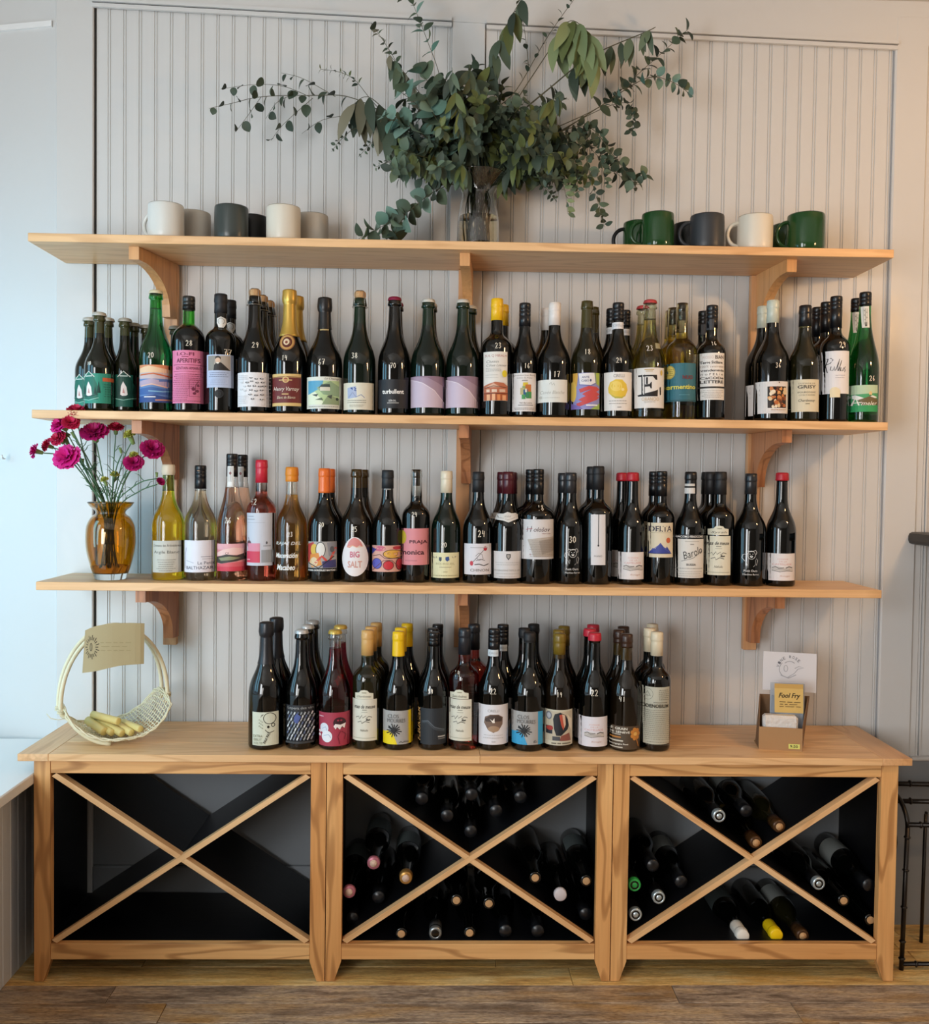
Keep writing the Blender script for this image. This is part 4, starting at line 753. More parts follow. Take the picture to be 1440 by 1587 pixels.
B('b1', 972, 1165, 1068, 135, 'burg', 'black', ('foil', '#e8722c', 280), (974, 565, 1142, 740, '#c9c2b4'), 'dark bottle with bright orange capsule and abstract label of circles and red brush strokes', 'bottle with the bright orange capsule',
  [('r', 974, 565, 1142, 720, '#a9a4a0'), ('p', [(974, 580), (1010, 566), (1020, 640), (974, 690)], '#b53c3a'), ('e', 1014, 612, 22, 34, '#d9b44a'), ('e', 1052, 612, 30, 46, '#1c1c1e'), ('e', 1052, 612, 26, 42, '#dedad2'), ('p', [(1090, 570), (1142, 566), (1142, 640), (1100, 650)], '#8a8a90'), ('p', [(990, 640), (1040, 630), (1060, 700), (1000, 718), (984, 690)], '#d98a3a'), ('e', 1012, 684, 24, 28, '#e0c8a0'), ('s', [(1010, 700), (1060, 650), (1100, 690), (1138, 600)], 12, '#cf4a3a'), ('p', [(1062, 680), (1138, 670), (1140, 716), (1066, 718)], '#3c3a6a'), ('e', 1118, 610, 12, 18, '#5a5a5e'), ('s', [(978, 690), (1040, 720), (1130, 650)], 5, '#222226'), ('r', 974, 720, 1142, 740, '#0c0c0e'), ('t', 1056, 731, 12, 'PURA·GONZÁLEZ BASTÍAS', '#efece6', 158, 'b')], ('30', 1058, 466, 26), [(1102, 142, 1)])
B('b1', 1165, 1350, 1248, 140, 'burg', 'brown', None, (1175, 538, 1328, 768, '#e8e2e2', 'egg'), 'brown bottle with white egg shaped label with pink top', 'bottle with the egg shaped label',
  [('p', [(1204, 598), (1216, 566), (1232, 548), (1252, 542), (1272, 550), (1288, 568), (1300, 594), (1280, 588), (1262, 598), (1238, 590), (1222, 602)], '#d98a86'), ('s', [(1206, 598), (1240, 588), (1262, 598), (1300, 592)], 4, '#e8b890'), ('t', 1252, 640, 36, 'BIG', '#c8607a', 56, 'b'), ('t', 1252, 698, 40, 'SALT', '#d09a8e', 84, 'b')], ('25', 1250, 492, 30), [(1300, 148, 1)], 250)
DOT = [('r', 62, 588, 238, 742, '#d8a494'), ('e', 108, 606, 36, 16, '#c8607a'), ('p', [(62, 600), (90, 610), (62, 640)], '#3c3f8c'), ('e', 186, 638, 58, 26, '#2a2420'), ('e', 186, 638, 54, 23, '#dca84a'), ('e', 210, 602, 24, 10, '#b53440'), ('e', 92, 694, 30, 32, '#26264e'), ('e', 92, 694, 27, 29, '#5a5ab4'), ('e', 160, 704, 32, 28, '#2a1a1c'), ('e', 160, 704, 29, 25, '#c8323c'), ('e', 222, 698, 20, 34, '#2a1a1c'), ('e', 224, 698, 18, 31, '#b52f3c'), ('s', [(66, 650), (110, 640), (140, 664), (236, 662)], 3, '#3a2a26'), ('s', [(64, 734), (130, 676), (180, 674), (236, 730)], 3, '#6a3a34')]
B('b2', 62, 240, 151, 145, 'burg', 'black', ('matte', '#1b2126', 254), (62, 588, 238, 742, '#d8a494'), 'dark bottle with matte black capsule and salmon label of coloured ovals', 'bottle with the coloured ovals label', DOT, None, [], None, 0, [('foil_band', [('r', 119, 254, 184, 262, '#8c9090')])])
B('b2', 238, 402, 322, 140, 'bord', 'clear', ('cork', None), (238, 488, 396, 702, '#d98a90'), 'bottle with bare cork, dark wine and salmon pink label with bold lettering', 'pink label bottle with the bare cork',
  [('e', 240, 540, 24, 40, '#c9b432'), ('t', 336, 569, 25, 'PRAJA', '#4a1f28', 106, 'b'), ('t', 300, 628, 28, 'monica', '#3f1a22', 140, 'b'), ('r', 256, 673, 328, 680, '#c57a82')], ('24', 314, 406, 28), [], 308)
B('b2', 410, 582, 503, 150, 'burg', 'green', ('foil', '#e2d6bc', 280), (412, 630, 574, 778, '#e0dbb0'), 'dark bottle with cream capsule and pale yellow label with two small shields', 'cream capsule bottle with the two shields label',
  [('p', [(456, 656), (472, 656), (472, 674), (464, 682), (456, 674)], '#3c4a54'), ('p', [(494, 656), (514, 652), (518, 672), (504, 682), (494, 672)], '#34508c'), ('t', 434, 658, 10, 'A.R', '#77736a', 28), ('t', 546, 656, 10, 'L.P', '#77736a', 24), ('t', 494, 695, 12, 'BOURGUEIL', '#b8b088', 110), ('r', 458, 712, 528, 718, '#bdb592'), ('r', 482, 740, 506, 744, '#b0a884')]+lines(420, 566, 764, 768, 1, '#8a845c', 3, 4, .1), ('20', 487, 584, 28), [], 308)
B('b2', 595, 770, 683, 155, 'burg', 'black', ('matte', '#14171b', 276), (606, 577, 764, 758, '#dcd9de'), 'dark bottle with black capsule and white label with a red oar and small rower drawing', 'bottle with the red oar label',
  [('s', [(650, 690), (725, 608)], 3, '#3a3436'), ('e', 728, 606, 11, 13, '#b52a3a'), ('e', 647, 692, 10, 14, '#c23a48'), ('s', [(670, 650), (690, 632), (708, 640), (716, 666), (690, 674), (676, 660)], 2.6, '#6a6668'), ('s', [(672, 676), (700, 668), (726, 676)], 3, '#5a5658'), ('s', [(664, 700), (690, 696), (720, 706), (748, 696)], 5, '#4a4648'), ('r', 640, 598, 742, 602, '#b5b1b5'), ('t', 694, 732, 16, 'CHINON', '#77726f', 110)], ('24', 707, 518, 38), [])
B('b2', 770, 945, 859, 155, 'burg', 'black', ('foil', '#4c1420', 285), (770, 622, 940, 780, '#d6d3d2'), 'dark bottle with burgundy capsule, curved neck label and pale label with a small shield', 'burgundy capsule bottle with the curved neck label',
  [('p', [(850, 638), (876, 638), (876, 656), (863, 674), (850, 656)], '#3a3c3e'), ('p', [(855, 643), (871, 643), (871, 655), (863, 666), (855, 655)], '#a8a49e')]+lines(785, 930, 688, 700, 2, '#b5b2b0', 3, 3, .2)+[('t', 856, 732, 12, 'BOURGOGNE CÔTE D OR', '#9a9794', 150)]+lines(785, 930, 752, 770, 2, '#b0adaa', 3, 4, .3),
  None, [(832, 143, 1), (884, 156, 1.3)], None, 0, [('neck_label', [('p', [(788, 412), (806, 402), (836, 402), (860, 392), (884, 400), (908, 398), (922, 406), (922, 432), (896, 440), (864, 453), (830, 442), (788, 436)], '#dad7d2'), ('s', [(796, 424), (830, 428), (862, 438), (900, 426), (916, 420)], 2.4, '#a8a49c'), ('t', 860, 418, 9, 'ANNE', '#9a968e', 44, 'i')])])
B('b2', 935, 1132, 1046, 140, 'bord', 'black', ('screw', '#0d0e11', 290), (946, 435, 1132, 668, '#d9d6d6'), 'wide dark bottle with white label of red black script over a grey drawing', 'bottle with the grey landscape drawing label',
  [('s', [(978, 478), (974, 508)], 3, '#5a2a3a'), ('s', [(1000, 474), (992, 508)], 3.4, '#3a2a34'), ('s', [(968, 494), (1004, 488)], 2.6, '#b53a4a'), ('t', 1060, 494, 26, 'ološov', '#4a2f3c', 98, 'i'), ('t', 1086, 519, 6, 'PINOT NOIR', '#8a3a44', 50), ('p', [(976, 552), (1040, 544), (1132, 536), (1132, 655), (1010, 655)], '#b8aea4'), ('p', [(1040, 560), (1132, 546), (1132, 620), (1060, 640)], '#a0968c')]+lines(985, 1128, 560, 650, 10, '#8a8078', 2, 5, .3)+[('t', 988, 638, 12, 'H', '#8a3a44', 8)], ('18', 1056, 368, 32), [(998, 145, .9)])
BEAR = lambda cx, cy: [('s', [(cx-30, cy+20), (cx-44, cy), (cx-40, cy-18), (cx-26, cy-22), (cx-20, cy-4)], 2.6, '#e2e2e0'), ('s', [(cx-26, cy-30), (cx-22, cy-42), (cx-6, cy-36), (cx+14, cy-38), (cx+28, cy-44), (cx+36, cy-30), (cx+30, cy-20)], 2.6, '#e2e2e0'), ('s', [(cx+4+22*math.cos(t), cy-16+24*math.sin(t)) for t in [i*2*PI/20 for i in range(21)]], 2.4, '#cfcfcd'), ('e', cx+4, cy-8, 8, 7, '#d8d8d6'), ('e', cx+4, cy-11, 4, 3, '#141416'), ('e', cx-4, cy-22, 2.4, 2.4, '#e8e8e6'), ('e', cx+12, cy-22, 2.4, 2.4, '#e8e8e6'), ('s', [(cx-26, cy+22), (cx-16, cy+46), (cx-14, cy+20)], 2.4, '#cfcfcd'), ('s', [(cx+32, cy+44), (cx+40, cy+16), (cx+32, cy+4)], 2.4, '#cfcfcd'), ('s', [(cx+26, cy+10), (cx+26, cy+40), (cx+14, cy+52)], 2, '#aaaaa8'), ('t', cx, cy+76, 13, 'Petit Ours', '#e8e8e6', 74), ('t', cx+2, cy+97, 10, 'Matthieu Barret', '#dcdcda', 88)]
B('b2', 1142, 1305, 1239, 160, 'burg', 'black', ('foil', '#2a2c30', 282), None, 'black bottle with white line drawing of a bear and price 30', 'left bear drawing bottle', BEAR(1236, 650), ('30', 1240, 553, 36), [(1189, 165, 1)], None, 0, [('foil_band', [('r', 1208, 276, 1268, 281, '#9a9c9e')])])
B('b2', 1298, 1472, 1407, 122, 'bord', 'black', ('matte', '#16171b', 262), (1347, 406, 1431, 702, '#dcd9da'), 'black bottle with matte capsule and tall narrow white label with a black line', 'bottle with the tall narrow white label',
  [('s', [(1391, 406), (1389, 590)], 4, '#1c1c20'), ('e', 1389, 588, 5, 6, '#1c1c20'), ('t', 1388, 650, 11, 'IVANO', '#6a6a6e', 46)], None, [(1358, 127, .9)], None)
LAND = lambda cx, cy, w_: [('t', cx, cy-46, 8, 'DOMAINE', '#d8a8a0', 60), ('t', cx, cy-32, 8, 'DE LA', '#d8a8a0', 44), ('t', cx-2, cy-16, 11, 'CASTELLADE', '#d49a94', w_*.8), ('p', [(cx-58, cy+2), (cx-30, cy-4), (cx+10, cy+6), (cx+56, cy-2), (cx+60, cy+24), (cx-10, cy+28), (cx-56, cy+20)], '#c9c2bc'), ('s', [(cx-56, cy+20), (cx-20, cy+28), (cx+20, cy+22), (cx+58, cy+26)], 4, '#8a8480'), ('s', [(cx-54, cy+4), (cx-40, cy-2), (cx-24, cy+8), (cx+4, cy+4)], 5, '#77716c'), ('s', [(cx+14, cy+6), (cx+34, cy-2), (cx+54, cy+4)], 6, '#6a6460'), ('s', [(cx-40, cy+14), (cx+40, cy+16)], 3, '#a8a29c'), ('t', cx+10, cy+54, 12, 'Rouge', '#c9a89c', 60, 'i')]
B('b3', 295, 452, 370, 162, 'burg', 'black', ('wax', '#b01c2c', 208), (298, 627, 448, 787, '#e4dedc'), 'red wax top bottle between the narrow label and the mountain label bottles', 'middle red wax top bottle', LAND(382, 706, 120), None, [(322, 165, .9)])
B('b3', 465, 622, 545, 152, 'bord', 'black', ('screw', '#0e0f12', 300), (463, 455, 619, 658, '#ddd0b4'), 'dark bottle with cream label showing blue mountains under an orange sun', 'bottle with the blue mountains label',
  [('t', 546, 490, 34, 'DELTA', '#3a3442', 126, 'b'), ('r', 480, 512, 606, 515, '#c0b294'), ('e', 587, 558, 13, 16, '#c8623c'), ('p', [(480, 634), (500, 604), (512, 608), (540, 572), (560, 598), (572, 604), (578, 594), (606, 634)], '#3c4692'), ('s', [(486, 624), (540, 578), (560, 604), (604, 634)], 3, '#5660b0'), ('s', [(478, 635), (608, 635)], 3, '#2a2c5a')], None, [(510, 156, .9)])
B('b3', 628, 800, 722, 155, 'burg', 'black', ('foil', '#121316', 286), (622, 550, 800, 778, '#dcd8d0'), 'dark bottle with white neck bands and white label with slanted black script', 'bottle with white neck bands',
  [('r', 686, 563, 768, 567, '#b0aca4'), ('r', 714, 578, 736, 584, '#9a968e'), ('t', 730, 630, 44, 'Barolo', '#3c3834', 118, 'i', -.35), ('s', [(668, 680), (730, 662), (788, 618)], 2.4, '#4a4642'), ('t', 720, 700, 13, 'BUSSIA', '#4a463e', 54, 'b')]+lines(636, 790, 722, 724, 1, '#8a867e', 3, 3, .02)+lines(636, 790, 740, 766, 3, '#a09c94', 2.6, 4, .3), None, [], None, 0,
  [('neck_label', [('r', 689, 226, 756, 240, '#cfccc6'), ('r', 686, 250, 757, 284, '#d8d5d0')]), ('top_label', [('r', 636, 524, 800, 548, '#17181a'), ('t', 718, 536, 13, 'GIACOMO FENOCCHIO', '#e6e4e0', 158, 'b')])])
MEUSE = lambda cx, cy: [('t', cx, cy, 22, 'mas de meuse', '#3f3c34', 122, 'bi'), ('r', cx-14, cy+17, cx+14, cy+22, '#8a8676'), ('r', cx-18, cy+31, cx+18, cy+34, '#9a9686'), ('s', [(cx-50, cy+64), (cx-34, cy+56), (cx-30, cy+72), (cx-14, cy+50), (cx-10, cy+66), (cx+10, cy+52), (cx+8, cy+70), (cx+26, cy+56), (cx+44, cy+62)], 3.4, '#4a463c'), ('s', [(cx+18, cy+70), (cx+10, cy+80), (cx+34, cy+76)], 7, '#3a362e'), ('s', [(cx-40, cy+92), (cx-20, cy+84), (cx-16, cy+98), (cx+4, cy+86), (cx+30, cy+92)], 3.6, '#4a463c'), ('t', cx-2, cy+138, 13, 'Nahuile', '#6a665a', 46, 'i')]
TOPL = lambda cx, cy, t: [('p', [(cx-54, cy+26), (cx-54, cy-8), (cx-30, cy-12), (cx-20, cy-24), (cx, cy-28), (cx+20, cy-24), (cx+30, cy-12), (cx+54, cy-8), (cx+54, cy+26)], '#ddd8c2'), ('r', cx-14, cy-14, cx+14, cy-8, '#a09a80'), ('t', cx, cy+12, 15, t, '#4a463c', 84, 'i')]
B('b3', 808, 972, 886, 155, 'bord', 'black', ('matte', '#17181b', 290), (808, 533, 953, 762, '#ddd8c2'), 'dark bottle with gold emblem capsule and cream label with scalloped top label', 'cream scalloped label bottle',
  MEUSE(882, 574)+[('r', 816, 744, 946, 747, '#a8a48c')], None, [(820, 163, .9), (842, 158, .45, 'dark bottle squeezed close behind the cream scalloped label bottle on the wall shelf')], None, 0, [('top_label', TOPL(886, 500, 'Syrah')), ('foil_emblem', [('r', 884, 214, 911, 262, '#c9a24a'), ('r', 888, 220, 907, 257, '#1a1a1c'), ('e', 899, 240, 5, 12, '#d8b45a')])])
B('b3', 975, 1160, 1071, 165, 'burg', 'black', ('foil', '#24262a', 288), None, 'black bottle with white bear drawing, second from the right end of the row', 'right bear drawing bottle', BEAR(1068, 660), None, [], None, 0, [('foil_band', [('r', 1038, 284, 1102, 289, '#9a9c9e')])])
B('b3', 1165, 1335, 1254, 163, 'burg', 'black', ('wax', '#b01c2c', 206), (1169, 635, 1336, 794, '#e4dedc'), 'dark bottle with red wax top at the right end of the lowest wall shelf', 'right end red wax top bottle', LAND(1258, 714, 130), None, [])
# ================================================================== counter
B('c1', 58, 262, 166, 50, 'champ', 'black', ('champ', '#26262a', 294), (82, 577, 231, 772, '#d3d6c2'), 'black foil sparkling bottle with pale green label, left end of the counter row', 'black foil sparkling bottle',
  [('s', [(185+34*math.cos(t), 614+32*math.sin(t)) for t in [i*2*PI/22 for i in range(23)]], 4, '#3a382e'), ('s', [(204+9*math.cos(t), 654+10*math.sin(t)) for t in [i*2*PI/12 for i in range(13)]], 4, '#2c2a22'), ('e', 178, 664, 7, 8, '#2c2a22'), ('s', [(136, 596), (150, 590), (134, 606)], 3, '#3a382e'), ('s', [(160, 680), (180, 700), (210, 690)], 4, '#4a483c')]+[('e', 126+(i % 3)*9, 622+i*6, 4, 4, '#a8aa94') for i in range(9)]+[('t', 116, 716, 15, 'EXTRA', '#8f917c', 56), ('t', 116, 737, 15, 'BRUT', '#9a9c86', 50), ('t', 116, 757, 15, 'VOLTIS', '#9a9c86', 56), ('t', 170, 726, 15, 'PAX PAT', '#3f3d32', 70, 'b', -1.1)], None, [(222, 65, 1, 'dark bottle with a pale crown cap directly behind the black foil sparkling bottle')], None, 0,
  [('foil_lettering', [('t', 162, 210, 14, 'Heron', '#c6c2b8', 92, 'i', -1.5708)]), ('foil_band', [('r', 122, 288, 212, 294, '#8c8a84')])])
HATCH = []
for i in range(9):
    for j in range(8):
        HATCH.append(('p', [(284+j*20+(i % 2)*8, 590+i*18), (292+j*20+(i % 2)*8, 574+i*18), (298+j*20+(i % 2)*8, 580+i*18), (289+j*20+(i % 2)*8, 596+i*18)], ['#b8bcc0', '#8a9098', '#d8dadb', '#5f6a88', '#9aa0a4'][(i*3+j) % 5]))
B('c1', 275, 457, 372, 95, 'champ', 'black', ('crown', '#c6c6c4'), (276, 538, 442, 762, '#26282c'), 'dark sparkling bottle with silver crown cap and dark label hatched with grey strokes', 'silver crown cap bottle with the hatched label', [('t', 362, 556, 20, 'Lopera des vin', '#a8a8a6', 150)]+HATCH+[('p', [(330, 605), (346, 580), (372, 600), (352, 640), (334, 634)], '#4a5a94')]+[('r', 278, 745, 440, 756, '#3a3c3e')], None, [(405, 70, 1), (436, 48, 1.95)])
B('c1', 468, 657, 572, 97, 'champ', 'cola', ('crown', '#c8a850'), (470, 580, 656, 776, '#a83a4e'), 'bottle of ruby red juice with gold crown cap and crimson label with white figures', 'gold crown cap bottle with the crimson label',
  [('e', 504, 672, 26, 30, '#dce2ea'), ('e', 520, 720, 32, 34, '#e6ecf2'), ('e', 478, 692, 9, 8, '#efe6ea'), ('e', 476, 714, 7, 9, '#efe6ea'), ('s', [(492, 676), (512, 664), (520, 684)], 3, '#9ab0cc'), ('s', [(500, 716), (530, 708), (544, 726)], 3, '#9ab0cc'), ('e', 594, 640, 36, 32, '#3a1c24'), ('p', [(560, 660), (570, 646), (600, 652), (628, 644), (622, 674), (608, 662), (596, 680), (580, 664), (572, 678)], '#f0e8e6'), ('e', 586, 626, 6, 5, '#a83a4e'), ('e', 604, 626, 6, 5, '#a83a4e'), ('s', [(600, 690), (584, 720), (596, 764)], 4, '#7a2434'), ('s', [(606, 690), (630, 712), (620, 740)], 4, '#7a2434'), ('r', 472, 600, 500, 606, '#d8a8b0')], None, [(598, 70, 1)], 205)
B('c1', 668, 836, 750, 100, 'bord', 'olive', ('foil', '#d6a866', 245), (667, 503, 811, 746, '#ddd9c8'), 'olive dark bottle with tan gold capsule and cream label with scalloped top label', 'tan capsule bottle with the cream label', MEUSE(740, 546)+[('r', 674, 728, 804, 731, '#a8a48c')], None, [(778, 80, .75), (808, 68, 1.6, 'black capped bottle at the back behind the two tan capsule bottles')], None, 0, [('top_label', TOPL(738, 476, 'Chardonnay'))])
def clos(x0, x1, y0, y1, c, x2):
    cx = x0+66
    its = [('r', x0, y0, x1, y1, '#a9a7a4'), ('p', [(x0, y1-70), (x0+30, y1-78), (x0+62, y1-62), (x0+86, y1), (x0, y1)], c), ('r', x2, y0, x2+30, y1, c)]
    its += [('s', [(cx+8*math.cos(a), y1-82+8*math.sin(a)), (cx+42*math.cos(a)*(1+.15*math.sin(a*5)), y1-82+38*math.sin(a)*(1+.12*math.cos(a*7)))], 6, '#1a1c1e') for a in [i*2*PI/15+.2 for i in range(15)]]
    its += [('e', cx, y1-82, 12, 12, '#1a1c1e'), ('t', x0+62, y0+31, 22, 'CLOS', '#6a6866', 66), ('t', x0+80, y0+57, 22, 'MOURRES', '#6a6866', 106)]
    return its
B('c1', 846, 1022, 932, 108, 'burg', 'black', ('foil', '#f0c416', 250), (846, 570, 1020, 766, '#a9a7a4'), 'dark bottle with bright yellow capsule and grey and yellow label with a black starburst', 'yellow capsule bottle with the starburst label',
  clos(846, 1020, 570, 766, '#ecd41e', 994)+[('s', [(942, 755), (955, 748), (962, 756), (975, 749), (998, 753)], 3, '#3a3c3e')], None, [(952, 88, .8), (990, 65, 1.75)])
B('c1', 1055, 1228, 1126, 112, 'burg', 'black', ('screw', '#101114', 170), (1066, 556, 1218, 768, '#272c31'), 'black bottle with dark slate label and copper lettering up its left side', 'dark slate label bottle',
  [('s', [(1074, 640), (1110, 632), (1150, 672), (1210, 690)], 14, '#3c4248'), ('s', [(1078, 634), (1112, 628), (1150, 664), (1208, 684)], 4, '#5a626a'), ('r', 1170, 718, 1212, 725, '#b6b4b0'), ('r', 1172, 732, 1210, 736, '#8a8884')], ('59', 1128, 456, 26), [(1140, 90, .8), (1170, 65, 1.7)], None, 0, [('side_lettering', [('t', 1058, 656, 15, 'FLEURIZEM', '#d8a868', 192, 'b', -1.5708)])])
B('c1', 1232, 1410, 1318, 88, 'bord', 'ruby', ('foil', '#22242a', 240), (1236, 503, 1368, 746, '#ddd8c6'), 'dark pink red wine bottle with black capsule and cream label, front of the centre bracket', 'pink red bottle with the cream label', MEUSE(1300, 548)+[('r', 1244, 728, 1362, 731, '#a8a48c')], ('14', 1285, 356, 30), [(1383, 62, .9, 'amber rose bottle with tall black cap behind the pink red bottle')], None, 0, [('top_label', TOPL(1296, 474, 'Saint-Andrieu'))])
# c2
B('c2', 152, 335, 246, 92, 'burg', 'black', ('screw', '#111317', 222), (151, 535, 333, 768, '#e2dfe2'), 'dark bottle with white label of a brown disc and butterfly on the counter', 'bottle with the brown disc and butterfly label',
  [('t', 244, 570, 15, 'CIRELLI', '#8a8684', 66), ('p', [(190, 640), (196, 606), (226, 592), (274, 592), (300, 608), (298, 650), (276, 684), (244, 698), (212, 682)], '#7a6254'), ('p', [(194, 620), (226, 596), (274, 596), (296, 612), (292, 632), (200, 634)], '#4a3a34'), ('e', 246, 676, 34, 18, '#a88a6e'), ('p', [(222, 616), (238, 628), (250, 612), (252, 640), (240, 640)], '#efe6da')]+lines(184, 304, 712, 728, 2, '#b0acac', 3, 2, .1)+[('r', 233, 747, 256, 752, '#b8b4b4')], ('22', 244, 456, 32), [(303, 68, .95, 'rose red bottle with white neck band behind the butterfly label bottle')], None, 0, [('neck_label', [('r', 209, 223, 277, 262, '#cfd6da'), ('t', 248, 243, 12, 'CIRELLI', '#8a9298', 50)])])
B('c2', 350, 552, 438, 112, 'burg', 'black', ('foil', '#17181b', 170), (357, 575, 522, 768, '#a4a4a4'), 'dark bottle with grey and sky blue label with a black starburst', 'bottle with the blue starburst label',
  clos(357, 522, 575, 768, '#3aa0cf', 506)+[('s', [(478, 752), (488, 740), (498, 752), (478, 752)], 3, '#3a3c3e')], None, [(428, 92, .85), (483, 68, 1.75)])
B('c2', 540, 714, 626, 120, 'burg', 'brown', ('foil', '#7a6420', 240), (542, 565, 712, 772, '#cfc9b4'), 'brown bottle with old gold neck and collage label of a man in a dark jacket', 'gold neck bottle with the jacket collage label',
  [('r', 550, 574, 704, 746, '#c4b8a0'), ('e', 572, 600, 16, 24, '#7a7c84'), ('e', 572, 600, 10, 16, '#b8bac0'), ('p', [(594, 620), (604, 590), (636, 580), (668, 596), (692, 640), (680, 680), (640, 716), (612, 716), (600, 680)], '#20242a'), ('p', [(630, 596), (646, 590), (664, 640), (654, 684), (640, 650)], '#b8503c'), ('p', [(646, 590), (664, 596), (668, 650), (660, 672)], '#d8b49a'), ('r', 556, 660, 590, 706, '#2c2f36'), ('e', 576, 672, 18, 14, '#a83c34'), ('p', [(640, 716), (690, 700), (700, 746), (630, 746)], '#8a5044'), ('r', 590, 720, 634, 744, '#4a4c50'), ('p', [(676, 590), (704, 620), (704, 690), (688, 660)], '#e0d4bc'), ('r', 584, 756, 612, 764, '#7a7464'), ('r', 618, 756, 640, 764, '#7a7464'), ('r', 646, 756, 698, 764, '#7a7464')], ('19', 632, 476, 28), [(631, 95, .8), (661, 75, 1.6)], 262)
B('c2', 745, 920, 828, 118, 'burg', 'black', ('wax', '#c02a3c', 158), (747, 606, 917, 780, '#e2dde2'), 'dark bottle with red wax top and white label on the counter, price 22', 'counter bottle with the red wax top', LAND(836, 698, 132), ('22', 838, 465, 36), [(812, 95, .85), (832, 68, 1.75)])
B('c2', 928, 1112, 1026, 122, 'burg', 'brown', ('foil', '#3a2418', 200), (926, 660, 1108, 796, '#4f4030'), 'brown bottle with low brown label with white lettering and an orange flower', 'bottle with the low brown flower label',
  [('t', 980, 676, 15, 'LE GRAIN', '#e6dfd0', 96, 'b'), ('t', 986, 695, 15, 'DE SÉNEVÉ', '#e6dfd0', 112, 'b'), ('r', 936, 708, 990, 711, '#e6dfd0')]+[('e', 1076+20*math.cos(a), 706+26*math.sin(a), 12, 12, '#c8843a') for a in [i*PI/3.5 for i in range(7)]]+[('e', 1076, 706, 12, 12, '#e0b060'), ('s', [(1082, 730), (1096, 780)], 6, '#b8763a')]+[('r', 938, 722, 990, 729, '#c8843a'), ('r', 932, 742, 1002, 750, '#cfc6b4'), ('t', 982, 766, 11, 'Bourgogne Rosé', '#efe8d8', 100, 'b'), ('r', 938, 781, 1000, 787, '#cfc6b4')], ('41', 1000, 502, 30), [(985, 90, .85), (1010, 70, 1.6)])
B('c2', 1113, 1282, 1200, 110, 'bord', 'black', ('foil', '#e0d2b4', 248), (1110, 432, 1281, 766, '#bfbba8'), 'cream capsule bottle with tall fine print label, right end of the counter row', 'cream capsule bottle with the fine print label',
  [('s', [(1152+28*math.cos(t), 474+32*math.sin(t)) for t in [i*2*PI/20 for i in range(21)]], 2.4, '#8a8878'), ('p', [(1134, 486), (1152, 452), (1170, 486)], '#9a9888'), ('p', [(1143, 480), (1152, 462), (1161, 480)], '#bfbba8')]+lines(1208, 1276, 450, 504, 6, '#5a584c', 3, 2, .2)+[('t', 1194, 541, 21, 'COENOBIUM', '#3a382e', 150, 'b'), ('r', 1180, 519, 1262, 522, '#4a483e')]+lines(1120, 1276, 566, 712, 15, '#77756a', 2.8, 3, .06)+lines(1120, 1276, 722, 752, 3, '#6a685c', 2.6, 4, .2), None, [(1164, 85, .75), (1180, 68, 1.7)])
# ================================================================== lying bottles in the cabinets
LYR, LYH = .0352, .285
SILV = mat('silver_cap', (.55, .66, .72), .28, metal=.7); PINKF = mat('pink_foil', '#b06a78', .35, metal=.3); DARKC = mat('dark_cap', '#141518', .3, spec=.6)
YELC = mat('yellow_capsule', '#f2cc10', .4); WHTC = mat('white_capsule', '#e9e6dc', .45); GRNC = mat('green_cap', '#2fa04a', .4); GOLDC = mat('gold_rim', '#b98a4a', .3, metal=.6)
BROWNC = mat('brown_capsule', '#4a3018', .35, metal=.3); WHF = mat('pale_foil', '#cfc6c8', .4)
LY = {}
def lying_mesh(kind):
    if kind in LY: return LY[kind]
    gl = {'olive': GL['olive'][0], 'green': GL['elight'][0]}.get(kind, BLK)
    p = profile('burg' if kind != 'bordeaux' else 'bord', LYR, LYH)
    LY[kind] = (MB().lathe(p[:-1]+[(0, LYH-.0005)], n=24).mesh('glass', gl), p); return LY[kind]
CAPS = {}
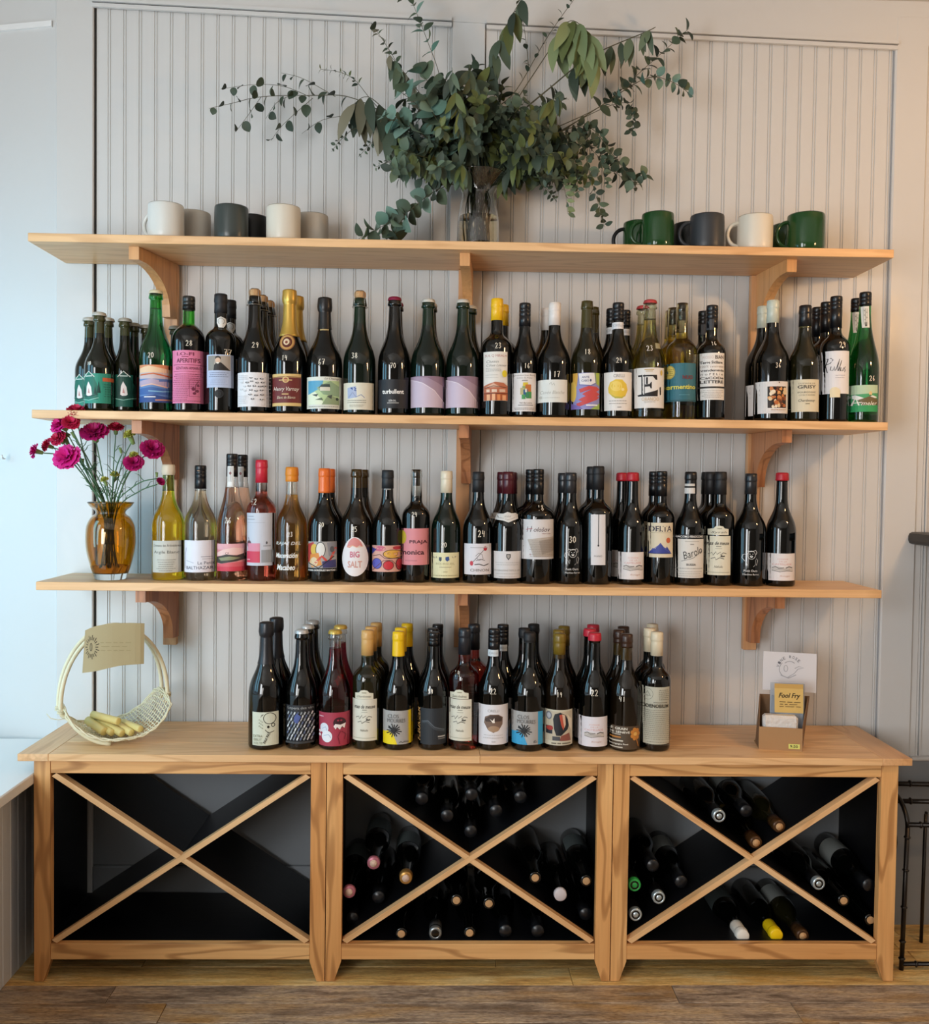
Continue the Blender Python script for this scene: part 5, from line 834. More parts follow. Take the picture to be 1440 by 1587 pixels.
def cap_mesh(t):
    if t in CAPS: return CAPS[t]
    p = profile('burg', LYR, LYH); h = LYH; m = MB(); rn = .0142
    def sleeve(z0, th=.001): return [(rad(p, z0)+.0002, z0)]+[(r+th, z) for r, z in ztap(p, z0, h-.0002)]+[(rn-.001, h+.0007), (0, h+.0008)]
    if t == 'cork':   # bare ring of glass with the cork in it
        m.lathe([(.0098, h-.002), (.0100, h+.0008), (.008, h+.0012), (0, h+.0009)], n=18); r = (m.mesh('cork', CORK), 'cork')
    elif t in ('silver', 'green'):
        m.lathe([(rn+.001, h-.058), (rn+.003, h-.058), (rn+.003, h-.014), (rn+.003, h-.002), (rn+.001, h+.0005), (rn-.002, h+.001), (rn-.003, h-.0006), (rn-.007, h-.0006), (rn-.0075, h+.0004), (0, h+.0006)], n=24); me_ = m.mesh('screw_cap', DARKC); me_.materials.append(SILV if t == 'silver' else GRNC)
        for p_ in me_.polygons: p_.material_index = 1 if p_.center.z > h-.012 else 0  # silver skirt takes the dark cap colour in place of cabinet shade
        r = (me_, 'screw_cap')
    elif t == 'dark':
        m.lathe([(rn+.001, h-.056), (rn+.003, h-.056), (rn+.003, h-.003), (rn+.0015, h+.0005), (0, h+.0008)], n=24); r = (m.mesh('screw_cap', DARKC), 'screw_cap')
    elif t == 'ring':
        m.lathe([(rn+.001, h-.05), (rn+.0025, h-.05), (rn+.0025, h), (rn-.002, h+.0012), (rn-.0035, h+.0012), (rn-.004, h-.001), (0, h-.001)], n=24); r = (m.mesh('capsule', mat('steel_rim', (.32, .34, .34), .3, metal=.8)), 'capsule')
    else:
        mt = {'pink': PINKF, 'yellow': YELC, 'white': WHTC, 'gold': GOLDC, 'brown': BROWNC, 'pale': WHF}[t]
        m.lathe(sleeve(h-{'pink': .010, 'gold': .022, 'pale': .012, 'brown': .05}.get(t, .062), .0014 if t in ('yellow', 'white') else .001), n=24); r = (m.mesh('capsule', mt), 'capsule')
    CAPS[t] = r; return r
LABM = MB(); _n = 20
LABM.add([((LYR+.0005)*math.cos(a), (LYR+.0005)*math.sin(a), z) for z in (.045, .125) for a in [-PI*.05+PI*1.1*i/_n for i in range(_n+1)]], [(i, i+1, _n+2+i, _n+1+i) for i in range(_n)])
LABW = LABM.mesh('label', paper('#8c908c')); LABG = LABM.mesh('label', paper('#566060'))
def lie(px, py, cap, desc, kind='black', label=None, ym=-.300, roll=0, yaw=0):
    p = at(px, py, y=ym)
    t = thing('wine_bottle', (p.x, ym+LYH, p.z), desc, 'bottle', 'bottles lying in the wine cabinets', (PI/2, 0, yaw))
    inst('glass', lying_mesh(kind)[0], t); me, nm = cap_mesh(cap); inst(nm, me, t)
    if cap in ('pink', 'gold', 'brown'):
        k = 'disc_'+cap
        if k not in CAPS: CAPS[k] = MB().lathe([(.0095, LYH+.0007), (.0098, LYH+.0016), (0, LYH+.0017)], n=18).mesh('cork', mat('pale_cork', '#d9b9a4', .8, bump=(200, .3)) if cap != 'brown' else CORK)
        inst('cork', CAPS[k], t)
    if label: inst('label', label, t, rot=(0, 0, roll))
    return t
M_ = 'in the middle cabinet'; R_C = 'in the right cabinet'
for px, py, d in ((653.8, 1238, 'upper left one'), (693, 1264.5, 'middle of the left slope'), (729.7, 1289, 'lowest, in the point'), (769, 1257, 'middle of the right slope'), (807, 1235.5, 'upper right one'), (731, 1231.5, 'centre of the upper row')):
    lie(px, py, 'dark', 'dark capped bottle in the top notch of the middle cabinet, %s' % d, ym=-.275)
lie(579, 1338, 'pink', 'lying bottle with pink foil end, upper one in the left notch of the middle cabinet', label=LABG)
lie(629, 1361, 'gold', 'lying bottle with gold rimmed pink cork, left notch of the middle cabinet', label=LABG)
lie(541, 1382.5, 'pink', 'lying bottle with pink foil end touching the left post of the middle cabinet', label=LABG)
lie(586.5, 1391, 'dark', 'lying bottle with glinting dark cap low in the left notch of the middle cabinet', ym=-.275)
lie(546, 1424, 'dark', 'dark lying bottle in the lowest corner of the left notch of the middle cabinet', ym=-.262)
lie(829.7, 1360.5, 'cork', 'lying bottle with bare cork nearest the crossing in the right notch of the middle cabinet')
lie(909, 1365.5, 'cork', 'lying bottle with bare cork high beside the right post of the middle cabinet', label=LABG, roll=-.6)
lie(868.8, 1387.5, 'pale', 'lying bottle with pale foil end in the right notch of the middle cabinet')
lie(908, 1417, 'dark', 'lying bottle with glinting dark cap low in the right notch of the middle cabinet', ym=-.28)
lie(707.6, 1395.5, 'cork', 'left of the upper two corked bottles in the middle cabinet, bottom notch')
lie(758, 1400.5, 'cork', 'right of the upper two corked bottles in the middle cabinet, bottom notch')
lie(622, 1447.5, 'cork', 'lying bottle with bare cork, leftmost on the floor of the middle cabinet')
lie(674.8, 1447, 'ring', 'lying bottle with grey ring end on the floor of the middle cabinet')
lie(728, 1446, 'cork', 'lying bottle with bare cork, third from the left on the floor of the middle cabinet')
lie(783.5, 1443.5, 'dark', 'black capped bottle, fourth from the left on the middle cabinet floor')
lie(833.8, 1443.5, 'dark', 'lying bottle with flat black cap, rightmost on the floor of the middle cabinet')
lie(983.8, 1372, 'green', 'lying bottle with bright green cap beside the left post of the right cabinet')
lie(1021.5, 1391.5, 'silver', 'lying bottle with silver blue cap, left notch of the right cabinet, beside green one')
lie(985.5, 1418, 'silver', 'lying bottle with silver cap lowest in the left notch of the right cabinet')
lie(1056, 1367, 'dark', 'dark capped bottle with pale label, left notch of the right cabinet', label=LABW, ym=-.28)
lie(1012, 1342, 'dark', 'dark lying bottle on top of the pile in the left notch of the right cabinet', ym=-.27)
lie(1115, 1265, 'silver', 'lying bottle with silver blue cap in the top notch of the right cabinet')
lie(1172, 1306, 'brown', 'pale green lying bottle at the point of the right cabinet\'s top notch', 'green')
lie(1208, 1281, 'brown', 'olive lying bottle with brown capsule in the right cabinet\'s top notch', 'olive')
lie(1157, 1257, 'dark', 'dark lying bottle with pale label above the pale green one in the right cabinet', label=LABW, ym=-.25)
lie(1269.5, 1370, 'silver', 'lying bottle with light blue silver cap in the right notch of the right cabinet')
lie(1308, 1396, 'cork', 'lying bottle with bare cork in the middle of the right notch of the right cabinet')
lie(1349.5, 1426, 'cork', 'lying bottle with bare cork lowest in the right notch of the right cabinet')
lie(1347, 1372, 'dark', 'dark lying bottle with large white back label beside the right post of the right cabinet', label=LABW, roll=.5)
lie(1152, 1451.5, 'white', 'lying bottle with white capsule on the floor of the right cabinet', label=LABG, roll=.5)
lie(1204, 1450, 'yellow', 'lying bottle with bright yellow capsule on the floor of the right cabinet')
lie(1244.5, 1450.5, 'brown', 'lying bottle with brown capsule and pale cork on the floor of the right cabinet', 'olive', LABW, roll=-.5)
# ================================================================== mugs
def glaze(n, col, rough=.22): return mat('glaze_'+n, col, rough, spec=.55, bump=(30, .03))
MUGS = {'white': glaze('white', '#dcdcd6', .3), 'cream': glaze('cream', '#ddd6c6', .35), 'stone': glaze('stone', '#bdb5a8', .5), 'slate': glaze('slate', '#3d4340', .30), 'dark': glaze('dark', '#17191b', .4),
        'charcoal': glaze('charcoal', '#33363a', .42), 'green': glaze('green', '#1e4420', .10)}
def mug(x0, x1, top, col, y, desc, handle=0, hcol=None):
    a = at(x0, top+20, y=y); b = at(x1, top+20, y=y); R = (b.x-a.x)/2; cx = (a.x+b.x)/2; h = at((x0+x1)/2, top+1, y=y-R*.4).z-Z1
    t = thing('mug', (cx, y, Z1), desc, 'mug', 'mugs on the top shelf')
    pr = [(0, .003), (R*.80, .003), (R*.84, 0), (R*.93, .001), (R*.985, .008), (R, .02), (R, h*.8), (R*.985, h-.003), (R*.965, h), (R*.94, h-.002), (R*.92, h*.8), (R*.92, .015), (R*.85, .009), (0, .008)]
    MB().lathe(pr, cx, y, Z1, 40).build('cup', MUGS[col], t)
    # handle: loop in a vertical plane at this angle
    c, s = math.cos(handle), math.sin(handle); pts = []
    for i in range(15):
        q = -PI/2+PI*i/14; rr = R*.94+.030*math.cos(q); zz = h*.50+h*.33*math.sin(q); pts.append((cx+c*rr, y+s*rr, Z1+zz))
    MB().tube(spline(pts, 2), .0052, 10).build('handle', MUGS[hcol or col], t)
yF_, yB_ = -.195, -.098
mug(230, 285, 314.5, 'white', yF_, 'bluish white mug, front left of the left group on the top shelf', 2.72)
mug(274, 326.5, 327, 'stone', yB_, 'grey beige mug half hidden behind the first white mug', 2.0)
mug(332.5, 385, 318, 'slate', yF_, 'dark grey green glazed mug left of the middle of the left group', 1.9)
mug(366, 416, 333.5, 'dark', yB_, 'black mug half hidden between the dark grey mug and the cream mug', 1.7)
mug(413, 466, 318.5, 'cream', yF_, 'cream mug at the front right of the left group', 1.7)
mug(458, 509, 331, 'stone', yB_, 'beige mug at the right end of the left group, behind the cream mug', 1.5)
mug(994.6, 1044.5, 329, 'green', yF_, 'glossy green mug with handle to the left beside the charcoal mug', PI-.12)
mug(966, 1014, 342.5, 'green', yB_, 'green mug with thin handle shaded dark behind the left green mug', PI, 'dark')  # green handle, its shade put into the dark glaze
mug(1070, 1122, 331.5, 'charcoal', yF_, 'matte charcoal mug with handle to the left', PI-.12)
mug(1043, 1092, 345, 'dark', yB_, 'black mug tucked behind the charcoal mug', PI-.3)
mug(1144, 1197, 332.5, 'cream', yF_, 'off white mug with round handle to the left in the right group', PI-.06)
mug(1126, 1172, 352, 'stone', yB_, 'pale mug hidden behind the handle of the off white mug', 1.2)
mug(1221, 1277, 330, 'green', yF_, 'glossy green mug at the right end of the top shelf', PI-.1)
mug(1196, 1246, 346.5, 'green', yB_, 'dark green mug behind the handle of the rightmost green mug', 1.2)
# ================================================================== vases
CLEARG = glass('vase_clear', (.97, .98, .97), .0, 1.3); WATER = glass('vase_water', (.86, .72, .46), .0, 1.2, 0)
AMBERG = glass('vase_amber', (.74, .42, .03), .0, 1.3); AMBW = glass('amber_water', (.85, .66, .25), .0, 1.2, 0)
vy = -.150; vx = at(741, 360, y=vy).x; vk = 1/572*1.0
def px2r(d, y): return d*(-(CL.y-y))/FPX*1.0
def zof(py, y, px=741): return at(px, py, y=y).z
EV = thing('glass_vase', (vx, vy, Z1), 'tall clear glass vase with water and stems on the top shelf', 'vase')
ks = px2r(1, vy)
out = [(0, 0), (31*ks, 0), (33*ks, .004), (32*ks, zof(345, vy)-Z1), (29.5*ks, zof(325, vy)-Z1), (25.5*ks, zof(302, vy)-Z1), (31*ks, zof(288, vy)-Z1), (39*ks, zof(277, vy)-Z1), (43*ks, zof(272, vy)-Z1)]
oz = spline([(r, 0, z) for r, z in out[2:]], 4); outp = out[:2]+[(v.x, v.z) for v in oz]
inn = [(max(.001, r-.0022), max(z, .010)) for r, z in outp[2:]][::-1]+[(0, .010)]
MB().lathe(outp+[(outp[-1][0]-.0010, outp[-1][1]+.0012)]+inn, vx, vy, Z1, 40).build('vase_body', CLEARG, EV)
wz = zof(338, vy)-Z1
MB().lathe([(0, .0115)]+[(r-.0028, z) for r, z in outp[2:] if .012 < z < wz]+[(31.5*ks-.003, wz), (0, wz)], vx, vy, Z1, 36).build('water', WATER, EV)
ay = -.170; ax = at(171.5, 860, y=ay).x; ka = px2r(1, ay); za = lambda py: at(171, py, y=ay).z-Z3
AV = thing('amber_vase', (ax, ay, Z3), 'amber glass vase with ruffled collar and clear thick base on the lowest wall shelf', 'vase')
pr = [(22, 898), (23.5, 896), (25, 890), (30, 876), (35.5, 852), (36.8, 832), (35, 814), (29, 802), (23, 797), (21.5, 794), (24, 790), (30, 785), (34.5, 778.5)]
zb0 = za(898.5); sp = spline([(r*ka, 0, max(.0, za(y)-max(0, zb0))) for r, y in pr], 3); outp = [(0, 0)]+[(v.x, max(0, v.z)) for v in sp]
inn = [(r-.0024, max(z, .017)) for r, z in outp[4:]][::-1]+[(0, .017)]
cut = .016
m = MB().lathe(outp+[(outp[-1][0]-.001, outp[-1][1]+.001)]+inn, ax, ay, Z3, 40, [1 if outp[min(i, len(outp)-1)][1] < cut and i < len(outp) else 0 for i in range(len(outp)+len(inn))])
m.build('vase_body', [AMBERG, CLEARG], AV)
MB().lathe([(0, .0185)]+[(r-.003, z) for r, z in outp if .019 < z < za(872)]+[(0, za(872))], ax, ay, Z3, 32).build('water', AMBW, AV)
# ================================================================== eucalyptus
def leaf_mat(n, col, col2):
    if n in MATS: return MATS[n]
    m = mat(n, col, .55, spec=.35); N = m.node_tree.nodes; L = m.node_tree.links
    oi = N.new('ShaderNodeObjectInfo'); x = N.new('ShaderNodeMix'); x.data_type = 'RGBA'; x.inputs['A'].default_value = (*lin(col), 1); x.inputs['B'].default_value = (*lin(col2), 1)
    L.new(oi.outputs['Random'], x.inputs['Factor']); L.new(x.outputs['Result'], N['Principled BSDF'].inputs['Base Color']); return m
LM = {'dark': leaf_mat('leaf_dark', '#4c5a49', '#303c32'), 'mid': leaf_mat('leaf_mid', '#66775f', '#465646'), 'teal': leaf_mat('leaf_teal', '#7d9a8c', '#54786a'), 'pale': leaf_mat('leaf_pale', '#93a070', '#6f7f58'),
      'dry': leaf_mat('leaf_dry', '#857f6a', '#5f604e'), 'olive': leaf_mat('leaf_olive', '#6a7440', '#4a5633')}
STEM = mat('stem_brown', '#57553f', .6); STEMG = mat('stem_green', '#66704e', .6)
LMESH = {}
def leaf_mesh(shape, mt):
    k = (shape, mt)
    if k in LMESH: return LMESH[k]
    # unit leaf: grows along +x from 0 to 1, normal +z
    W_ = {'round': .46, 'oval': .30, 'lance': .17}[shape]; n = 6; V, F = [], []
    for i in range(n+1):
        t = i/n; wd = W_*(math.sin(PI*min(1, t*.96+.03))**(.6 if shape == 'round' else .75 if shape == 'oval' else .8))*(1.1-.25*t)
        cz = {'round': -.10, 'oval': -.10, 'lance': -.22}[shape]*(t*t)+.04*math.sin(PI*t)
        V += [(t, -wd, cz+wd*.22), (t, 0, cz), (t, wd, cz+wd*.22)]
    for i in range(n):
        a = 3*i; F += [(a, a+3, a+4, a+1), (a+1, a+4, a+5, a+2)]
    m = MB().add(V, F, 0, True); LMESH[k] = m.mesh('leaf', LM[mt]); return LMESH[k]
rnd = random.Random(11)
PXM = 1/560
def basis(dirv, nrm):
    x = dirv.normalized(); z = (nrm-x*nrm.dot(x)); z = z.normalized() if z.length > 1e-4 else x.orthogonal().normalized(); y_ = z.cross(x)
    return Matrix(((x.x, y_.x, z.x), (x.y, y_.y, z.y), (x.z, y_.z, z.z))).to_euler()
def branch(pts, leaf, sz, gap, desc, cols=('mid',), r=.0022, ys=None, start=.25, group=None, mode='pair', tip=.45, twigs=(), stem=None, inner=False):
    "pts: where the stem passes, as photograph pixels with the depth of each point from the wall in ys"
    n = len(pts)
    P = [at(px, py, y=ys[i] if isinstance(ys, (list, tuple)) else vy+(ys-vy)*min(1, i/(n-1)*1.3)) for i, (px, py) in enumerate(pts)]
    base = Vector((vx+rnd.uniform(-.030, .030), vy+rnd.uniform(-.030, .030), Z1+.02))
    mid = Vector((vx+rnd.uniform(-.027, .027), vy+rnd.uniform(-.027, .027), zof(294, vy)))
    t = thing('eucalyptus_branch', tuple(mid), desc, 'branch', group or 'eucalyptus branches in the clear vase')
    C_ = spline(([] if inner else [base])+[mid]+P, 6); lead = 6 if inner else 12
    MB().tube(C_, r, 6, taper=.35).build('stem', stem or STEM, t)
    runs = [(C_[lead:], start, r)]
    for tw in twigs:
        Q = spline([at(px, py, y=yy) for px, py, yy in tw], 5); MB().tube(Q, r*.5, 5, taper=.5).build('twig', stem or STEM, t); runs.append((Q, .15, r*.5))
    for Q, st, _ in runs:
        L_ = [0]
        for a, b in zip(Q, Q[1:]): L_.append(L_[-1]+(b-a).length)
        tot = L_[-1]; s = tot*st; k = 0
        while s < tot*.995:
            i = max(j for j in range(len(L_)) if L_[j] <= s); i = min(i, len(Q)-2)
            f = (s-L_[i])/max(1e-6, L_[i+1]-L_[i]); p = Q[i].lerp(Q[i+1], f); tg = (Q[i+1]-Q[i]).normalized()
            frac = s/tot; size = sz*PXM*(1-(1-tip)*frac)*rnd.uniform(.8, 1.15)
            a0 = (k % 2)*PI/2+rnd.uniform(-.5, .5)
            u = tg.cross(Vector((0, 1, .2))).normalized(); v = tg.cross(u)
            for j in (0, 1):
                if mode == 'alt' and j: break
                ang = a0+j*PI+rnd.uniform(-.3, .3)
                side = u*math.cos(ang)+v*math.sin(ang)
                if mode == 'hang': d = (side*.35+Vector((rnd.uniform(-.25, .25), rnd.uniform(-.3, .1), -1))).normalized(); nr = Vector((rnd.uniform(-.8, .8), -1, rnd.uniform(-.2, .3)))
                else: d = (side+tg*rnd.uniform(.1, .7)).normalized(); nr = tg*rnd.uniform(.4, 1)+Vector((rnd.uniform(-.7, .7), -rnd.uniform(.2, 1.2), rnd.uniform(-.1, .8)))
                q = p+d*.002
                tipq = q+d*size
                if tipq.y > -.012: d.y -= (tipq.y+.012)/size; d.normalize()
                if tipq.z < Z1+.008 and tipq.y > -.28: d.z += .6; d.normalize()
                me = leaf_mesh(leaf, rnd.choice(cols))
                inst('leaf', me, t, q-t.location, basis(d, nr), (size, size*rnd.uniform(.85, 1.15), size))
            s += gap*PXM*rnd.uniform(.8, 1.2)*(1-.35*frac); k += 1
    return t
# --- the branches that can be told apart
branch([(640, 205), (550, 153), (480, 148), (405, 150), (360, 160), (324, 168)], 'round', 18, 19, 'long thin dark eucalyptus branch reaching farthest left with sparse small leaves', ('dark',), .0017, -.13, .35, tip=.7, mode='alt',
       twigs=[[(480, 150, -.13), (440, 134, -.13), (395, 131, -.13), (342, 138, -.13)], [(405, 150, -.13), (385, 178, -.12), (365, 205, -.12)], [(485, 152, -.13), (440, 192, -.11), (420, 218, -.11)], [(450, 148, -.13), (428, 160, -.13), (412, 184, -.13)], [(520, 150, -.13), (470, 122, -.14), (436, 113, -.14)], [(545, 178, -.12), (500, 186, -.12), (468, 207, -.12)]])
branch([(600, 180), (545, 120), (496, 107)], 'oval', 14, 11, 'short dark sprig rising left above the long thin branch', ('dark', 'olive'), .0014, -.15, .5, mode='pair')
branch([(630, 215), (560, 198), (530, 215), (514, 235)], 'oval', 15, 12, 'dark sprig hanging left below the long thin branch', ('dark',), .0014, -.17, .5)
branch([(640, 245), (590, 215), (556, 243)], 'oval', 15, 11, 'short sprig left with drooping dark tip beside the wall', ('dark', 'mid'), .0014, -.12, .4)
branch([(660, 255), (610, 250), (582, 259)], 'oval', 14, 9, 'low small leaved sprig pointing left above the hanging branch', ('mid', 'dark'), .0014, -.2, .35)
branch([(705, 285), (668, 300), (630, 330), (590, 352), (556, 370)], 'round', 25, 15, 'silver dollar branch hanging down left to the shelf', ('teal', 'mid', 'dark'), .0017, -.215, .15, tip=.75, twigs=[[(632, 330, -.215), (615, 352, -.215), (611, 374, -.215)]])
branch([(690, 235), (640, 150), (612, 92), (576, 36)], 'round', 17, 17, 'grey green branch rising to the upper left with small paired leaves at its tip', ('dry', 'dark', 'mid'), .0016, -.12, .45, tip=.7)
branch([(700, 220), (682, 120), (662, 62), (640, 5), (628, -30)], 'oval', 23, 20, 'thin upright branch crossing the top molding with narrow paired leaves', ('mid', 'teal'), .0014, -.15, .55, tip=.9)
branch([(690, 230), (610, 180), (570, 150), (545, 165)], 'lance', 62, 20, 'branch of large wilted grey leaves left of the bouquet centre', ('dry', 'dark', 'dry'), .002, -.17, .45, mode='hang', tip=.9)
branch([(690, 200), (640, 130), (600, 80)], 'lance', 42, 16, 'upper left branch with curled dry leaves', ('dry', 'mid'), .0018, -.14, .55, mode='hang', tip=.8)
for i, (pp, yy, dd) in enumerate((([(715, 230), (690, 160), (650, 112)], -.22, 'upper'), ([(710, 245), (665, 180), (618, 140)], -.25, 'middle'), ([(705, 255), (650, 205), (592, 180)], -.25, 'lower left'), ([(722, 240), (680, 190), (660, 150)], -.28, 'front'))):
    branch(pp, 'round', 31, 17, 'blue green silver dollar branch in the %s part of the left cluster' % dd, ('teal', 'teal', 'mid'), .0018, yy, .2, tip=.8)
branch([(735, 220), (722, 150), (714, 122)], 'round', 38, 16, 'short branch with large dark green round leaves left of the centre', ('dark', 'mid'), .002, -.22, .45, tip=.9)
branch([(735, 200), (760, 100), (785, 40), (812, -8)], 'lance', 52, 26, 'tall centre branch with big folded dark leaves reaching the frame top', ('dark', 'olive', 'mid'), .002, -.18, .45, mode='hang', tip=.8)
branch([(755, 190), (800, 140), (850, 55), (898, -12)], 'oval', 12, 15, 'dark wiry branch with small pods leaning to the upper right', ('dark',), .0019, -.15, .35, mode='alt', tip=.9, twigs=[[(820, 110, -.15), (812, 40, -.15), (800, 5, -.15)]])
branch([(780, 190), (850, 80), (880, 34), (905, 45), (918, 85)], 'lance', 68, 14, 'branch with a cluster of broad pale green drooping leaves', ('pale', 'pale', 'olive'), .002, -.22, .62, mode='hang', tip=.85)
branch([(785, 200), (860, 130), (920, 85), (1000, 50), (1016, 42)], 'lance', 58, 22, 'thick dark branch on the right with long leaves hanging down', ('dark', 'mid', 'dark'), .0028, -.19, .5, mode='hang', tip=.55)
branch([(830, 215), (930, 165), (1000, 105), (1068, 44)], 'round', 17, 15, 'straight branch reaching to the upper right wall corner with small round paired leaves', ('dark', 'mid'), .0016, -.13, .45, tip=.9)
branch([(840, 225), (930, 165), (1000, 122), (1040, 126), (1070, 146)], 'round', 25, 13, 'arching branch on the far right with dense round leaves', ('dark', 'mid', 'teal'), .0018, -.17, .4, tip=.5)
branch([(850, 215), (930, 170), (972, 160), (981, 185), (978, 208)], 'round', 13, 8, 'thin right branch whose beaded tip hangs down by the wall', ('dark',), .0014, -.15, .6, tip=.8)
branch([(820, 230), (905, 195), (950, 240), (985, 285), (1000, 272)], 'round', 17, 11, 'right hanging branch with overlapping round leaves in pairs', ('mid', 'dark'), .0015, -.19, .35, tip=.85)
branch([(810, 240), (880, 205), (930, 245), (984, 294)], 'oval', 17, 10, 'right hanging branch with edge on leaves like a ladder', ('dark',), .0014, -.16, .45, tip=.8)
branch([(800, 250), (890, 215), (918, 285), (938, 352)], 'oval', 18, 12, 'long ladder leaved branch hanging down beside the green mugs', ('dark', 'mid'), .0014, -.20, .45, tip=.75)
branch([(785, 268), (815, 262), (845, 290), (862, 312)], 'oval', 11, 6, 'short small leaved branch hanging right of the vase', ('dark', 'mid'), .0013, -.13, .3, tip=.8)
branch([(800, 255), (855, 255), (874, 290), (880, 332)], 'oval', 14, 7, 'narrow braided sprig hanging straight down right of the vase', ('mid', 'pale'), .0013, -.18, .45, tip=.9, mode='alt')
branch([(810, 250), (915, 225), (932, 255), (938, 290)], 'oval', 14, 8, 'braided sprig hanging at the right below the ladder branches', ('mid',), .0013, -.19, .6, tip=.9, mode='alt')
branch([(805, 255), (880, 235), (893, 265), (895, 298)], 'oval', 15, 8, 'short braided sprig hanging between the longer right sprigs', ('mid', 'olive'), .0013, -.20, .55, tip=.8)
# --- the dense middle
FILL = []
seen = {}
for i in range(118):
    low = i >= 84
    if low: a = rnd.uniform(.0, PI); R_ = rnd.uniform(.22, .6)
    else: a = rnd.uniform(-.16, PI+.12); R_ = rnd.uniform(.5, 1.0)
    ex = 752+(182 if math.cos(a) > 0 else 158)*math.cos(a)*R_; ey = 268-182*math.sin(a)*R_ if math.sin(a) > 0 else 276
    yy = rnd.uniform(-.32, -.05)
    mx, my = 742+(ex-742)*.45+rnd.uniform(-14, 14), 286+(ey-286)*.55-rnd.uniform(0, 16)
    kind = rnd.choice(['round', 'round', 'oval', 'oval', 'lance'])
    sz = {'round': rnd.choice([17, 21, 26]), 'oval': rnd.choice([18, 24]), 'lance': 40}[kind]
    where = ('left' if ex < 690 else 'right' if ex > 810 else 'centre')+(' top' if ey < 175 else ' middle' if ey < 235 else ' base')
    ds = 'eucalyptus branch with %s leaves in the dense bouquet, %s, %s' % ({'round': 'round', 'oval': 'small oval', 'lance': 'long drooping'}[kind], where, 'towards the wall' if yy > -.15 else 'towards the room')
    branch([(mx, my), (ex, ey)], kind, sz, {'round': 13, 'oval': 11, 'lance': 17}[kind], ds, rnd.choice([('dark',), ('dark', 'mid'), ('mid', 'olive'), ('dark', 'olive'), ('dark',)]), .0016, yy, .02, 'dense middle branches of the eucalyptus', 'pair' if kind != 'lance' else 'hang', .75, stem=STEMG, inner=i % 6 > 0)
# ================================================================== carnations in the amber vase
PET = [mat('petal_a', '#d81c86', .6), mat('petal_b', '#b3126a', .6), mat('petal_c', '#c8204e', .6)]
CALYX = mat('calyx', '#7d9458', .6); CST = mat('carnation_stem', '#4f7050', .55); YBUD = mat('yellow_bud', '#c9c860', .6)
def bloom_mesh(mt, seed, dome=1.0):
    r_ = random.Random(seed); m = MB()
    for lay, (R0, lift, n) in enumerate(((1, .05, 9), (.86, .26, 8), (.66, .46, 7), (.42, .62, 5))):
        for k in range(n):
            a = 2*PI*k/n+r_.uniform(-.2, .2); wd = 2*PI/n*.72; rr = R0*r_.uniform(.88, 1.1); V = []; S = 6
            for i in range(3):
                for j in range(S+1):
                    u = j/S-.5; rad_ = rr*(.15+.85*i/2)*(1-.10*abs(u)); fr = (.13*math.sin(j*2.6+k*2+lay) if i == 2 else .03*math.sin(j*2.6))
                    V.append((rad_*math.cos(a+u*wd*2*(.4+.6*i/2)), rad_*math.sin(a+u*wd*2*(.4+.6*i/2)), dome*(lift*(i/2)**.7+fr+(.0 if i < 2 else r_.uniform(-.05, .05)))))
            m.add(V, [(i*(S+1)+j, i*(S+1)+j+1, (i+1)*(S+1)+j+1, (i+1)*(S+1)+j) for i in range(2) for j in range(S)], 0, True)
    return m.mesh('bloom', mt)
BL = [bloom_mesh(PET[0], 1), bloom_mesh(PET[1], 2), bloom_mesh(PET[2], 3)]
CALM = MB().lathe([(0, -1), (.28, -.95), (.36, -.5), (.42, -.1), (.5, .05)], n=10).mesh('calyx', CALYX)
def carnation(px, py, size, yy, d, ci, desc, face=(0, -1, .5), via=None, kind='bloom'):
    e = at(px, py, y=yy); base = Vector((ax+rnd.uniform(-.02, .02), ay+rnd.uniform(-.018, .018), Z3+.03)); nk = Vector((ax+rnd.uniform(-.010, .010)+(px-171)*ka*.10, ay+rnd.uniform(-.01, .01), Z3+za(792)))
    f = Vector(face).normalized(); t = thing('carnation', tuple(nk), desc, 'flower', 'carnations in the amber vase')
    mid = at(*via, y=(ay+yy)/2) if via else nk.lerp(e, .55)+Vector((0, 0, .015))
    pts = spline([base, nk, mid, e-f*.016], 6); MB().tube(pts, .0016, 6).build('stem', CST, t)
    for q in (.45, .62, .78):  # narrow leaves in the stem's joints
        p = pts[int(q*(len(pts)-1))]; s = rnd.choice((-1, 1)); m = MB()
        a = p+Vector((s*.012, -.004, .016)); b = a+Vector((s*.012, -.002, .004)); m.tube([p, p.lerp(a, .5)+Vector((s*.002, 0, 0)), a, b], [.0009, .0013, .001, .0002], 5); m.build('leaf', CST, t)
    rot = f.to_track_quat('Z', 'Y').to_euler(); S = size*PXM/2*1.12
    if kind == 'bloom':
        inst('bloom', BL[ci], t, e-t.location, rot, (S, S, S*.9)); inst('calyx', CALM, t, e-f*S*.05-t.location, rot, (S*.75, S*.75, S*.85))
    else:
        inst('bud', CALM, t, e-t.location, rot, (S*.8, S*.8, S*1.2))
        if kind == 'yellow': inst('bloom', YBL, t, e-t.location, rot, (S*.8, S*.8, S))
YBL = bloom_mesh(YBUD, 5)
yA = -.235
carnation(118, 638, 28, yA, 0, 2, 'topmost pink carnation, in front of the second shelf edge', (.1, -.5, 1), (135, 720))
carnation(93, 658, 28, yA, 0, 0, 'magenta carnation upper left beside the red one', (-.5, -.8, .6), (130, 720)); carnation(109, 655, 24, yA-.02, 0, 2, 'red pink carnation overlapping the upper left magenta one', (.3, -.8, .6), (135, 715))
